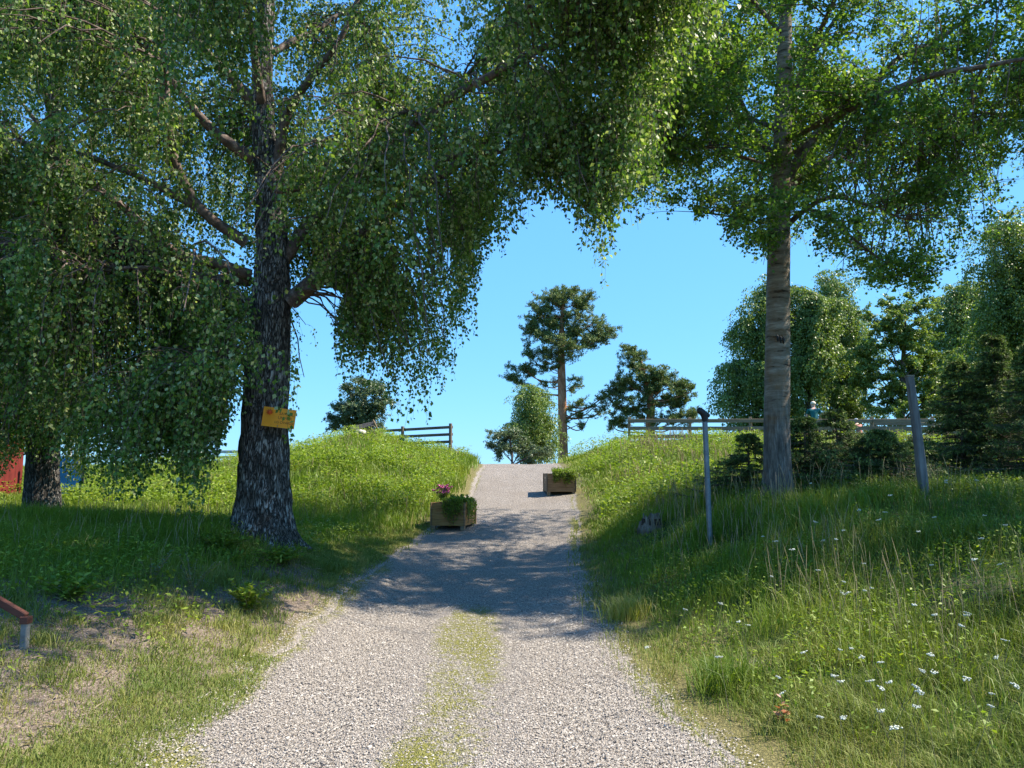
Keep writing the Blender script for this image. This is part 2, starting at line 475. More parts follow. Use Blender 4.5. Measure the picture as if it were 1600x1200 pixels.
M['hair'] = simple('fair_hair', (.70, .60, .46), .8, 0, 40, .15)
M['teal'] = simple('teal_cotton', (.008, .115, .105), .85, 0, 8, .2)
M['trousers'] = simple('dark_trousers', (.025, .03, .045), .85, 0, 8, .2)
M['cap'] = simple('white_cap', (.78, .76, .72), .8, 0, 10, .05)
M['rosy'] = simple('rosy_cotton', (.45, .18, .14), .85, 0, 8, .2)
M['red_leaf'] = leaf_mat('red_leaf', [(0, (.34, .10, .07)), (.5, (.38, .17, .1)), (.6, (.3, .3, .06)), (1, (.25, .35, .06))], .3, tcol=(1.1, .9, .5), patch=8, yellow=(.5, .4, .08))

def gravel_nodes(nt, vec):
    vo = nd(nt, 'ShaderNodeTexVoronoi'); vo.inputs['Scale'].default_value = 85; nt.links.new(vec, vo.inputs['Vector'])
    vo2 = nd(nt, 'ShaderNodeTexVoronoi'); vo2.inputs['Scale'].default_value = 27; nt.links.new(vec, vo2.inputs['Vector'])
    sp = nt.nodes.new('ShaderNodeSeparateColor'); nt.links.new(vo.outputs['Color'], sp.inputs[0])
    c = ramp(nt, sp.outputs[0], [(0, (.12, .105, .095)), (.25, (.30, .255, .225)), (.55, (.41, .355, .31)), (.8, (.50, .44, .39)), (1, (.64, .58, .53))])
    n = noise(nt, vec, 1.3, 4)
    c = mix(nt, ramp(nt, n, [(.35, (0, 0, 0)), (.7, (.7, .7, .7))]), c, (.33, .28, .24))
    gap = ramp(nt, vo.outputs['Distance'], [(.3, (1, 1, 1)), (.75, (.35, .35, .35))])
    c = mix(nt, 1.0, c, gap, 'MULTIPLY')
    h = nd(nt, 'ShaderNodeMath', operation='ADD'); nt.links.new(vo.outputs['Distance'], h.inputs[0]); nt.links.new(vo2.outputs['Distance'], h.inputs[1])
    iv = nd(nt, 'ShaderNodeMath', operation='MULTIPLY'); iv.inputs[1].default_value = -1; nt.links.new(h.outputs[0], iv.inputs[0])
    return c, iv.outputs[0]

def ground_material(path=False):
    m, nt, out = new_mat('gravel_track' if path else 'grassy_ground')
    vec = coords(nt)
    gc, gh = gravel_nodes(nt, vec)
    at_ = nt.nodes.new('ShaderNodeAttribute'); at_.attribute_name = 'zone'
    sp = nt.nodes.new('ShaderNodeSeparateColor'); nt.links.new(at_.outputs['Color'], sp.inputs[0])
    n1 = noise(nt, vec, 2.2, 6, .7); n2 = noise(nt, vec, 14, 5, .75); n3 = noise(nt, vec, 60, 3, .7)
    def thr(mask, nz, soft=.12):
        # mask against noise: ragged edges
        s = nd(nt, 'ShaderNodeMath', operation='SUBTRACT'); nt.links.new(mask, s.inputs[0]); nt.links.new(nz, s.inputs[1])
        r = nd(nt, 'ShaderNodeMapRange'); r.inputs['From Min'].default_value = -soft; r.inputs['From Max'].default_value = soft
        nt.links.new(s.outputs[0], r.inputs['Value']); return r.outputs[0]
    moss = ramp(nt, n3, [(.3, (.10, .10, .025)), (.55, (.20, .19, .05)), (.75, (.32, .28, .11))])
    if path:
        c = mix(nt, thr(sp.outputs[0], n2, .1), gc, moss)
        princ(nt, out, c, .95, bump(nt, gh, .9, .018), .15)
        return m
    green = ramp(nt, n2, [(.3, (.02, .04, .012)), (.55, (.045, .075, .02)), (.75, (.09, .11, .035))])
    soil = ramp(nt, n3, [(.25, (.05, .036, .028)), (.5, (.15, .115, .09)), (.68, (.30, .245, .2)), (.85, (.46, .39, .33))])
    dry = ramp(nt, n3, [(.3, (.06, .055, .025)), (.55, (.17, .15, .06)), (.75, (.33, .28, .14))])
    c = mix(nt, thr(sp.outputs[2], n2, .2), green, dry)
    c = mix(nt, thr(sp.outputs[0], n2, .15), c, soil)
    c = mix(nt, thr(sp.outputs[1], n2, .12), c, gc)
    hh = mix(nt, .5, n3, n2)
    hb = nd(nt, 'ShaderNodeMath', operation='MULTIPLY_ADD'); hb.inputs[1].default_value = .3
    nt.links.new(gh, hb.inputs[0]); nt.links.new(hh, hb.inputs[2])
    princ(nt, out, c, .95, bump(nt, hb.outputs[0], .8, .03), .12)
    return m
M['ground'] = ground_material(False)
M['path'] = ground_material(True)

# ------------------------------------------------------------------ ground sheet
def ax(segs):
    out = []
    for a, b, s in segs: out.append(np.arange(a, b, s))
    return np.concatenate(out + [[segs[-1][1]]])
gx = ax([(-1500, -300, 300), (-300, -60, 40), (-60, -14, 2), (-14, -7, .3), (-7, 7, .13), (7, 14, .3), (14, 60, 2), (60, 300, 40), (300, 1500, 300)])
gy = ax([(-300, -20, 40), (-20, 0, 2), (0, 2, .4), (2, 17, .13), (17, 31, .25), (31, 60, 1.5), (60, 300, 40), (300, 2500, 300)])

def corner(X, Y):
    return sstep(1.15, .8, np.hypot((X - 2.75) / .78, (Y - 3.68) / .42) + .5 * (fnoise(X * 2, Y * 2, 12) - .5))

def zones(X, Y):
    o = off_path(X, Y)
    grav = np.clip(.62 - o / (.10 + .30 * fnoise(X * .8, Y * .8, 23)), 0, 1)
    # bare patches on the left bank
    soil = sstep(-6.3, -4.6, X) * sstep(-1.6, -2.5, X) * sstep(3.6, 4.8, Y) * sstep(11.0, 8.4, Y)
    soil = soil * (0.5 + .8 * fnoise(X * .8, Y * .8, 21))
    soil = np.maximum(soil, .42 * sstep(.9, .3, np.hypot((X - 3.9) / 1.0, (Y - 6.7) / .7)))
    soil = np.maximum(soil, .7 * sstep(1.0, .4, np.hypot((X - 2.1) / .7, (Y - 6.2) / .5)))
    grav = np.maximum(grav, corner(X, Y))
    dry = sstep(1.6, .3, o)
    dry = np.maximum(dry, .5 * sstep(-1.5, -2.5, X) * sstep(12, 8.5, Y))
    dry = np.maximum(dry, .35)
    return soil, grav, dry

def ground_sheet():
    X, Y = np.meshgrid(gx, gy, indexing='ij')
    Z = hgt(X, Y)
    inside = sstep(.0, -.15, off_path(X, Y)) * (Y > 1) * (Y < 44)
    Z = Z - .02 * inside
    V = np.stack([X, Y, Z], -1).reshape(-1, 3)
    n, m = X.shape
    idx = np.arange(n * m).reshape(n, m)
    Q = np.stack([idx[:-1, :-1], idx[1:, :-1], idx[1:, 1:], idx[:-1, 1:]], -1).reshape(-1, 4)
    s, g, d = zones(X, Y)
    C = np.stack([s, g, d, np.ones_like(s)], -1).reshape(-1, 4)
    o = mk('ground', V, [Q], M['ground'], cols=C, smooth=True)
    tag(o, 'grassy ground with banks and mounds beside the gravel track', 'ground', kind='structure')

def path_moss(X, Y):
    l, r = path_l(Y), path_r(Y)
    cx = np.interp(Y, [3, 5, 8, 10], [-.62, -.38, -.45, -.5])
    w = np.interp(Y, [3, 5, 8, 10.5], [.45, .48, .6, .3])
    m = .60 * sstep(1.3, .2, np.abs(X - cx) / w) * sstep(10.8, 8.6, Y)
    ed = .15 + .5 * fnoise(X * .9 + 3, Y * .7, 33)
    m = np.maximum(m, .62 * sstep(ed, -.05, np.minimum(X - l, r - X)))
    m = np.maximum(m, .55 * sstep(-1.0, -1.8, X) * sstep(6, 4.2, Y))
    return m * (.45 + .95 * fnoise(X * 3.1 + Y * .4, Y * .9, 31))

def path_sheet():
    ys = ax([(0.8, 12, .1), (12, 44, .25)])
    L, Rr = path_l(ys), path_r(ys)
    t = np.linspace(0, 1, 41)
    X = L[:, None] + (Rr - L)[:, None] * t[None]
    Y = np.repeat(ys[:, None], 41, 1)
    Z = hgt(X, Y) + .006 - .012 * (np.abs(t - .5) * 2)[None] ** 8 - .03 * np.exp(-((X - .55) / .3) ** 2) * .5 - .015 * np.exp(-((X + 1.25) / .3) ** 2)
    V = np.stack([X, Y, Z], -1).reshape(-1, 3)
    n, m = X.shape; idx = np.arange(n * m).reshape(n, m)
    Q = np.stack([idx[:-1, :-1], idx[:-1, 1:], idx[1:, 1:], idx[1:, :-1]], -1).reshape(-1, 4)
    C = np.zeros((n * m, 4)); C[:, 0] = path_moss(X, Y).ravel(); C[:, 3] = 1
    o = mk('path', V, [Q], M['path'], cols=C, smooth=True)
    tag(o, 'crushed gravel track climbing between two grassy mounds', 'path', kind='structure')
ground_sheet(); path_sheet()

def gravel_stones():
    n = 140000
    Y = 2.9 + 8.5 * rg.random(n) ** 1.5
    l, r = path_l(Y) - .15, path_r(Y) + .15
    X = l + (r - l) * rg.random(n)
    keep = rg.random(n) > path_moss(X, Y) * 1.0
    X, Y = X[keep], Y[keep]
    e = rg.random(len(X)) < .0
    n = len(X)
    s = rg.uniform(.003, .0070, n) * (1 + .8 * (rg.random(n) ** 6))
    base = np.array([[1, 0, 0], [-1, 0, 0], [0, 1, 0], [0, -1, 0], [0, 0, 1], [0, 0, -1.]])
    V = base[None] * rg.uniform(.6, 1.3, (n, 6, 1)) * s[:, None, None]
    V += rg.normal(size=(n, 6, 3)) * s[:, None, None] * .2
    a = rg.uniform(0, 6.28, n); ca, sa = np.cos(a)[:, None], np.sin(a)[:, None]
    V = np.stack([V[..., 0] * ca - V[..., 1] * sa, V[..., 0] * sa + V[..., 1] * ca, V[..., 2] * .7], -1)
    V += np.stack([X, Y, hgt(X, Y) + .006 + s * .35], -1)[:, None]
    T = np.array([[0, 2, 4], [2, 1, 4], [1, 3, 4], [3, 0, 4]])
    T = (np.arange(n)[:, None, None] * 6 + T[None]).reshape(-1, 3)
    m, nt, out = new_mat('gravel_stone')
    at_ = nt.nodes.new('ShaderNodeAttribute'); at_.attribute_name = 'tint'
    c = ramp(nt, at_.outputs['Fac'], [(0, (.13, .115, .10)), (.25, (.25, .22, .19)), (.6, (.33, .29, .25)), (.92, (.41, .365, .32)), (1, (.56, .51, .46))])
    princ(nt, out, c, .9, None, .2)
    o = mk('gravel', V.reshape(-1, 3), [T], m, tint=np.repeat(rg.random(n), 6))
    tag(o, 'loose pinkish grey crushed stones lying on the near part of the track', 'gravel', kind='stuff')
gravel_stones()

# ------------------------------------------------------------------ grass
def scatter(n, x0, x1, y0, y1, dens, ypow=1.0):
    X = rg.uniform(x0, x1, n); Y = y0 + (y1 - y0) * rg.random(n) ** ypow
    k = rg.random(n) < dens(X, Y)
    X, Y = X[k], Y[k]
    # only what the camera, or one a step aside, could see
    k = (np.abs(X) < .78 * Y + 1.2)
    return X[k], Y[k]

def blades(X, Y, h, w, lean, tint, z=None, wind=(0.25, 0)):
    n = len(X)
    z = hgt(X, Y) - .015 if z is None else z
    a = rg.uniform(0, 2 * np.pi, n)
    d = np.stack([np.cos(a), np.sin(a)], -1) * (lean * rg.random(n))[:, None] + np.array(wind)[None] * .3
    f = rg.uniform(0, np.pi, n)
    # faces turned mostly towards the viewer's side
    W = np.stack([np.cos(f) * .5 + .8, np.sin(f), np.zeros(n)], -1); W = norm(W) * (w * .5)[:, None]
    b = np.stack([X, Y, z], -1)
    m = b.copy(); m[:, :2] += d * h[:, None] * .35; m[:, 2] += h * .6
    t = b.copy(); t[:, :2] += d * h[:, None] * 1.05; t[:, 2] += h * (1 - .35 * np.clip(np.hypot(d[:, 0], d[:, 1]), 0, 1.4))
    V = np.stack([b - W, b + W, m + W * .8, m - W * .8, t], 1).reshape(-1, 3)
    i = np.arange(n) * 5
    Q = np.stack([i, i + 1, i + 2, i + 3], -1); T = np.stack([i + 3, i + 2, i + 4], -1)
    return V, Q, T, np.repeat(tint, 5)

def clear(X, Y):
    k = np.ones_like(X)
    for cx, cy, r in ((2.28, 12.0, .75), (2.69, 9.9, .45), (5.7, 10.1, .35)): k = np.minimum(k, .28 + .72 * sstep(.6, 1.4, np.hypot(X - cx, Y - cy) / r))
    return k
def patch(X, Y, s, seed): return fnoise(X * s, Y * s, seed)

def long_grass():
    A = Acc()
    # right bank
    def dr(X, Y):
        o = X - path_r(Y)
        soil, grav, dry = zones(X, Y)
        return sstep(.1, .6, o) * (1 - .85 * sstep(.3, .6, soil)) * (.55 + .45 * sstep(.35, .55, patch(X, Y, 1.1, 41))) * (1 - corner(X, Y))
    X, Y = scatter(420000, .9, 17, 3.3, 29, dr, 1.5)
    o = X - path_r(Y)
    h = (.10 + .20 * sstep(.1, 1.5, o)) * np.interp(Y, [20, 26], [1, .75]) * rg.uniform(.5, 1.35, len(X)) * (.6 + .8 * patch(X, Y, .8, 42)) * np.interp(Y, [3.6, 6, 9], [.65, .9, 1.05]) * clear(X, Y)
    w = np.maximum(.0055, .00085 * Y) * rg.uniform(.7, 1.3, len(X))
    t = np.clip(.25 * rg.random(len(X)) + .9 * (patch(X, Y, .5, 43) - .2), 0, .93); t = np.where(rg.random(len(X)) < .05, 1, t)
    A.add(*blades(X, Y, h, w, .9, t))
    # left mound and meadow
    def dl(X, Y):
        o = path_l(Y) - X
        return sstep(.1, .7, o) * sstep(11.8, 13.2, Y + .25 * X * 0 + 1.0 * (fnoise(X, Y, 44) - .5)) * (.6 + .4 * sstep(.35, .6, patch(X, Y, 1, 45)))
    X, Y = scatter(190000, -18, -.8, 11.5, 29, dl, 1.0)
    foot = sstep(14.3, 15.6, Y)
    h = (.08 + .24 * foot) * rg.uniform(.5, 1.3, len(X)) * (.6 + .8 * patch(X, Y, .7, 46))
    w = .00095 * Y * rg.uniform(.7, 1.3, len(X))
    t = np.clip(.3 * rg.random(len(X)) + .8 * (patch(X, Y, .45, 47) - .15), 0, .93); t = np.where(rg.random(len(X)) < .04, 1, t)
    A.add(*blades(X, Y, h, w, .9, t))
    # shady grass round the birch and to its left
    def ds(X, Y):
        up = sstep(6.6, 9.2, Y + .55 * (-X - 3.6) + 1.2 * (fnoise(X, Y, 48) - .5))
        return up * sstep(.7, 1.5, path_l(Y) - X)
    X, Y = scatter(120000, -13, -2.2, 5.0, 15, ds, 1.0)
    h = .33 * rg.uniform(.4, 1.3, len(X)) * (.5 + .9 * patch(X, Y, .8, 49)) * np.interp(-X, [2.4, 3.6, 5], [.35, .6, 1.0])
    w = np.maximum(.006, .0009 * Y) * rg.uniform(.7, 1.3, len(X))
    t = np.clip(.35 * rg.random(len(X)) + .6 * (patch(X, Y, .6, 50) - .2), 0, .9); t = np.where(rg.random(len(X)) < .05, 1, t)
    A.add(*blades(X, Y, h, w, .9, t))
    # beyond the crest
    X, Y = scatter(30000, -25, 30, 29, 50, lambda X, Y: (off_path(X, Y) > .3) * 1.0, 1.4)
    A.add(*blades(X, Y, rg.uniform(.15, .5, len(X)), .03 * np.ones(len(X)), .6, rg.random(len(X)) * .9))
    o = A.build('long_grass', M['grass'])
    tag(o, 'long unmown grass covering the banks and mounds', 'grass', kind='stuff')

def short_grass():
    A = Acc()
    def de(X, Y):
        o = off_path(X, Y)
        return sstep(-.25, .25, o) * sstep(1.5, .6, o) * sstep(.30, .55, patch(X, Y, 2.2, 51)) * (1 - corner(X, Y))
    X, Y = scatter(230000, -6, 4.5, 2.8, 16, de, 1.9)
    A.add(*blades(X, Y, rg.uniform(.015, .06, len(X)) * np.where(X > 0, 2.0, 1.1) * (.5 + 1.2 * patch(X, Y, 2.5, 58)), np.maximum(.0045, .0009 * Y), 1.1, np.clip(rg.normal(.5, .25, len(X)), 0, 1)))
    X, Y = scatter(260000, -3, 2, 2.8, 9.8, lambda X, Y: (off_path(X, Y) < .1) * sstep(.38, .6, path_moss(X, Y)) * sstep(.38, .62, patch(X, Y, 5, 52)), 1.6)
    A.add(*blades(X, Y, rg.uniform(.006, .03, len(X)), np.maximum(.0035, .0007 * Y), 1.1, np.clip(rg.normal(.55, .25, len(X)), 0, 1)))
    X, Y = scatter(120000, 1.0, 5.5, 3.0, 6.4, lambda X, Y: sstep(.15, .7, X - path_r(Y)) * sstep(.3, .5, patch(X, Y, 1.8, 59)) * (1 - corner(X, Y)), 1.2)
    A.add(*blades(X, Y, rg.uniform(.04, .15, len(X)) * (.5 + patch(X, Y, 2.1, 60)), np.maximum(.0055, .001 * Y), 1.2, np.clip(rg.normal(.35, .22, len(X)), 0, 1)))
    X, Y = scatter(120000, -4.6, -1.8, 3.0, 6.5, lambda X, Y: sstep(-.2, .1, path_l(Y) - X) * sstep(.75, .3, path_l(Y) - X + .5 * (fnoise(X * 1.3, Y * 1.3, 64) - .5) - .12 * (5.5 - Y)) * sstep(.28, .5, patch(X, Y, 1.8, 63)), 1.2)
    A.add(*blades(X, Y, rg.uniform(.02, .07, len(X)) * (.5 + patch(X, Y, 2.1, 60)), np.maximum(.005, .001 * Y), 1.2, np.clip(rg.normal(.45, .22, len(X)), 0, 1)))
    # tufts on the scrubby left bank
    nt_ = 800
    cx = rg.uniform(-7.5, -1.8, nt_); cy = rg.uniform(3.6, 11.5, nt_)
    k = fnoise(cx * .9, cy * .9, 53) > .40; cx, cy = cx[k], cy[k]
    m = 85
    X = (cx[:, None] + rg.normal(0, .07, (len(cx), m)) * rg.uniform(.5, 1.8, (len(cx), 1))).ravel(); Y = (cy[:, None] + rg.normal(0, .07, (len(cx), m))).ravel()
    tt = np.repeat(rg.uniform(.0, .75, len(cx)), m) + rg.uniform(0, .25, len(X)); hh = np.repeat(rg.uniform(.03, .14, len(cx)), m) * rg.uniform(.5, 1.3, len(X))
    k = off_path(X, Y) > .15
    X, Y, tt, hh = X[k], Y[k], tt[k], hh[k]
    A.add(*blades(X, Y, hh, np.maximum(.005, .0009 * Y), 1.2, tt))
    X, Y = scatter(80000, -8, -1.9, 3.4, 11, lambda X, Y: sstep(.2, .7, off_path(X, Y)) * sstep(.42, .62, patch(X, Y, 1.7, 54)), 1.2)
    A.add(*blades(X, Y, rg.uniform(.01, .05, len(X)), np.maximum(.004, .0008 * Y), 1.3, np.clip(rg.normal(.6, .3, len(X)), 0, 1)))
    # lawn strip behind the birch
    X, Y = scatter(110000, -5, -1.3, 9.8, 15.5, lambda X, Y: sstep(.0, .3, off_path(X, Y)), 1.0)
    A.add(*blades(X, Y, rg.uniform(.02, .07, len(X)), .001 * Y, 1.1, np.clip(rg.normal(.45, .25, len(X)), 0, 1)))
    o = A.build('short_grass', M['grass_short'])
    tag(o, 'short yellowish turf and moss along the edges and middle of the track', 'grass', kind='stuff')

def herbs():
    A = Acc()
    def put(n, x0, x1, y0, y1, dens, hmin, hmax, s0, s1, clump=.9):
        X, Y = scatter(n, x0, x1, y0, y1, dens)
        k = rg.random(len(X)) < sstep(.42, .6, fnoise(X * clump, Y * clump, 61)); X, Y = X[k], Y[k]
        h = rg.uniform(hmin, hmax, len(X)) * (.5 + .9 * fnoise(X * 1.5, Y * 1.5, 62)) * clear(X, Y)
        P = np.stack([X, Y, hgt(X, Y) + h], -1)
        d = norm(np.stack([rg.normal(size=len(X)), rg.normal(size=len(X)), rg.uniform(-.5, .8, len(X))], -1))
        N = norm(np.stack([rg.normal(0, .5, len(X)), rg.normal(0, .5, len(X)), np.ones(len(X))], -1))
        A.add(*[q for q in (lambda v, f, t: (v, f, None, t))(*leaves(P, d, rg.uniform(s0, s1, len(X)), .42, .1, N, .15 + .85 * rg.random(len(X))))])
    put(90000, -13, -.9, 16, 29, lambda X, Y: sstep(.3, .8, path_l(Y) - X), .1, .55, .05, .11)
    put(90000, 1.6, 13, 14, 29, lambda X, Y: sstep(.3, .8, X - path_r(Y)), .1, .55, .05, .11)
    put(60000, 1.0, 8, 3.4, 14, lambda X, Y: (1 - corner(X, Y)) * sstep(.3, .9, X - path_r(Y)), .03, .28, .022, .048, 1.6)
    put(40000, -9, -2.3, 6, 14, lambda X, Y: sstep(.5, 1.2, path_l(Y) - X), .03, .25, .03, .07, 1.3)
    put(9000, -7, -2, 3.8, 9, lambda X, Y: .7 * sstep(.5, 1.2, path_l(Y) - X), .01, .08, .02, .05, 2.2)
    o = A.build('ground_cover', M['herb'])
    tag(o, 'broad leaved herbs growing among the grass of the banks', 'ground cover', kind='stuff')

def straw():
    A = Acc()
    def stems(n, x0, x1, y0, y1, dens, h0, h1):
        X, Y = scatter(n, x0, x1, y0, y1, dens)
        m = len(X); h = rg.uniform(h0, h1, m)
        a = rg.uniform(0, 6.28, m); L = rg.uniform(.02, .3, m)
        K = 5; t = np.linspace(0, 1, K)[None]
        P = np.stack([X[:, None] + (np.cos(a) * L * h)[:, None] * t ** 2, Y[:, None] + (np.sin(a) * L * h)[:, None] * t ** 2, hgt(X, Y)[:, None] + h[:, None] * t], -1)
        r = np.maximum(.0010, .00018 * Y)[:, None] * np.ones((1, K)); r[:, -2:] *= 2.2; r[:, -1] *= .4
        V, Q = btubes(P, r, 3)
        A.add(V, Q, None, np.repeat(rg.random(m), K * 3))
    stems(9500, 1.6, 14, 5, 28, lambda X, Y: sstep(.6, 1.6, X - path_r(Y)) * sstep(.4, .6, patch(X, Y, .7, 71)), .28, .66)
    stems(1100, -11, -1.4, 15.5, 28, lambda X, Y: sstep(.3, .9, path_l(Y) - X) * sstep(.45, .6, patch(X, Y, .8, 72)), .3, .55)
    stems(700, -12, -3.5, 8, 15, lambda X, Y: .8 + 0 * X, .25, .5)
    o = A.build('seeding_grass', M['straw'])
    tag(o, 'straw coloured seeding grass stems standing above the green', 'grass', kind='stuff')

def litter():
    n = 9000
    X = rg.uniform(-8, -1.9, n); Y = rg.uniform(3.5, 10.5, n)
    k = (off_path(X, Y) > .3) & (fnoise(X * 1.3, Y * 1.3, 81) > .42); X, Y = X[k], Y[k]; n = len(X)
    P = np.stack([X, Y, hgt(X, Y) + .012], -1)
    d = norm(np.stack([rg.normal(size=n), rg.normal(size=n), rg.normal(0, .2, n)], -1))
    V, Q, t = leaves(P, d, rg.uniform(.03, .12, n), .12, .05, norm(np.stack([rg.normal(0, .3, n), rg.normal(0, .3, n), np.ones(n)], -1)))
    o = mk('plant_litter', V, [Q], M['straw'], tint=t)
    tag(o, 'dry stalks and dead leaves strewn over the bare left bank', 'plant litter', kind='stuff')
long_grass(); short_grass(); herbs(); straw(); litter()

# ------------------------------------------------------------------ trees
def trunk_mesh(pts, rad, flare, sides, rough, mat, parent, org, name='trunk', lobes=5):
    P, r = resample(pts, rad, .12)
    V, Q = btubes(P[None], r[None], sides)
    V = V.reshape(len(P), sides, 3); C = P[:, None]
    an = np.linspace(0, 2 * np.pi, sides, endpoint=False)[None]
    hgt0 = (P[:, 2] - P[0, 2])[:, None]
    k = 1 + flare * np.exp(-hgt0 / .28) * (1 + .45 * np.sin(an * lobes + 1.3) + .25 * np.sin(an * (lobes + 4)))
    zz = np.repeat(hgt0, sides, 1); aa = np.repeat(an, len(P), 0)
    k = k + rough * (fnoise(aa * 5.0 / 1.2, zz * 2.2, 91, 3) - .5) + rough * .8 * (fnoise(aa * 9, zz * 5, 92, 2) - .5)
    V = C + (V - C) * k[..., None]
    return mk(name, V.reshape(-1, 3) - org, [Q], mat, parent, smooth=True)

def limb_nodes(limbs, step=.14):
    N = []; Rr = []; paths = []
    for pts, rad in limbs:
        P, r = resample(pts, rad, step)
        w = np.cumsum(rg.normal(0, .012, P.shape), 0) * np.linspace(0, 1, len(P))[:, None]
        P = P + w
        paths.append((P, r)); N.append(P); Rr.append(r)
    return paths, np.concatenate(N), np.concatenate(Rr)

def auto_limbs(tp, n, z0, z1, l0, l1, rise, droop, rad):
    """extra limbs round a trunk polyline tp, so that it stands as a full tree"""
    out = []
    for i in range(n):
        z = z0 + (z1 - z0) * (i + rg.random()) / n
        a = i * 2.4 + rg.uniform(-.4, .4)
        b = np.array([np.interp(z, tp[:, 2], tp[:, 0]), np.interp(z, tp[:, 2], tp[:, 1]), z])
        L = rg.uniform(l0, l1); d = np.array([math.cos(a), math.sin(a), 0])
        pts = [b, b + d * L * .3 + [0, 0, L * rise * .5], b + d * L * .65 + [0, 0, L * rise], b + d * L + [0, 0, L * (rise - droop)]]
        k = rad * rg.uniform(.7, 1.1)
        out.append((np.array(pts), [k, k * .7, k * .4, k * .15]))
    return out

def weeping_tree(org, targets, nodes, nrad, allow, nstr, slen, lsize, leafmat, parent, spacing=.029, down_bias=.5, aspl=.8, void=.36, spread=1.0):
    """drooping side branches from the limbs to each target, with hanging leafy strands"""
    B = Acc(); L = Acc()
    # connect
    T = targets; S = len(T)
    near = np.empty(S, int)
    for i in range(S):
        d = T[i] - nodes
        dist = np.linalg.norm(d, axis=1) + np.maximum(0, d[:, 2]) * 1.2
        dist = dist + rg.random(len(dist)) * .5
        near[i] = int(np.argmin(dist))
    N0 = nodes[near]
    K = 9; t = np.linspace(0, 1, K)[None, :, None]
    dist = np.linalg.norm(T - N0, axis=1)[:, None]
    C = (N0 * .45 + T * .55); C[:, 2] = np.maximum(N0[:, 2], T[:, 2]) + .18 * dist[:, 0]
    C += rg.normal(0, .08, C.shape) * dist
    P = (1 - t) ** 2 * N0[:, None] + 2 * t * (1 - t) * C[:, None] + t ** 2 * T[:, None]
    P[:, 1:-1] += rg.normal(0, .02, P[:, 1:-1].shape)
    r0 = np.minimum(nrad[near] * .7, .006 + .007 * dist[:, 0])
    r = r0[:, None] * (1 - .75 * t[0, :, 0])[None]
    V, Q = btubes(P, r, 5); B.add(V, Q)
    # strands
    si = np.repeat(np.arange(S), nstr); M_ = len(si)
    u = .25 + .75 * rg.random(M_); f = u * (K - 1); i0 = np.clip(f.astype(int), 0, K - 2); fr = (f - i0)[:, None]
    b = P[si, i0] * (1 - fr) + P[si, i0 + 1] * fr
    a = rg.uniform(0, 6.283, M_); rr = rg.uniform(.08, .45, M_) * spread
    Ls = rg.uniform(slen[0], slen[1], M_)
    K2 = 9; t2 = np.linspace(0, 1, K2)[None]
    ho = rr[:, None] * (1 - np.exp(-3 * t2)) + .05 * rg.normal(size=(M_, 1)) * t2
    z = -Ls[:, None] * (t2 ** (1 + down_bias)) + .1 * np.sin(t2 * 3.1) * rr[:, None]
    SP = np.stack([b[:, 0:1] + np.cos(a)[:, None] * ho + .03 * np.sin(t2 * 7 + a[:, None]), b[:, 1:2] + np.sin(a)[:, None] * ho, b[:, 2:3] + z], -1)
    ok = allow(SP)                                   # (M,K2)
    cut = np.where(ok.all(1), K2 - 1, np.argmin(ok, 1) - 1)
    keep = cut >= 2
    SP, cut, Ls = SP[keep], cut[keep], Ls[keep]
    # re-lay the strand over its allowed length
    kk = fnoise(SP[:, 0, 0] * 1.9 + SP[:, 0, 1], SP[:, 0, 2] * 1.5 + SP[:, 0, 1] * .7, 55, 2) > void
    SP, cut, Ls = SP[kk], cut[kk], Ls[kk]
    M_ = len(SP); tt = np.linspace(0, 1, K2)[None] * (cut / (K2 - 1))[:, None]
    f = tt * (K2 - 1); i0 = np.clip(f.astype(int), 0, K2 - 2); fr = (f - i0)[..., None]
    ar = np.arange(M_)[:, None]
    SP = SP[ar, i0] * (1 - fr) + SP[ar, i0 + 1] * fr
    V, Q = btubes(SP, np.linspace(.0028, .0012, K2)[None] * np.ones((M_, 1)), 3); B.add(V, Q)
    seg = np.linalg.norm(np.diff(SP, axis=1), axis=2).sum(1)
    cnt = np.maximum(3, (seg / spacing * rg.uniform(.6, 1.4, M_)).astype(int))
    li = np.repeat(np.arange(M_), cnt); n = len(li)
    u = rg.random(n) ** .85
    f = u * (K2 - 1); i0 = np.clip(f.astype(int), 0, K2 - 2); fr = (f - i0)[:, None]
    p = SP[li, i0] * (1 - fr) + SP[li, i0 + 1] * fr
    a = rg.uniform(0, 6.283, n); q = rg.gamma(2, .022, n) * (1.2 - .5 * u) * spread ** 1.5
    p = p + np.stack([np.cos(a) * q, np.sin(a) * q, -q * .4], -1)
    d = norm(np.stack([np.cos(a) * .6 + rg.normal(0, .35, n), np.sin(a) * .6 + rg.normal(0, .35, n), -.9 + rg.normal(0, .4, n)], -1))
    k = allow(p); p, d = p[k], d[k]; n = len(p)
    V, Q, tn = leaves(p, d, rg.uniform(lsize[0], lsize[1], n), aspl)
    L.add(V, Q, None, tn)
    return B, L, n

def curve_fn(pts):
    xs = np.array([p[0] for p in pts], float); ys = np.array([p[1] for p in pts], float)
    return lambda x: np.interp(x, xs, ys)

def pxpath(pts, rad):
    return (np.array([at(*p) for p in pts]), rad)

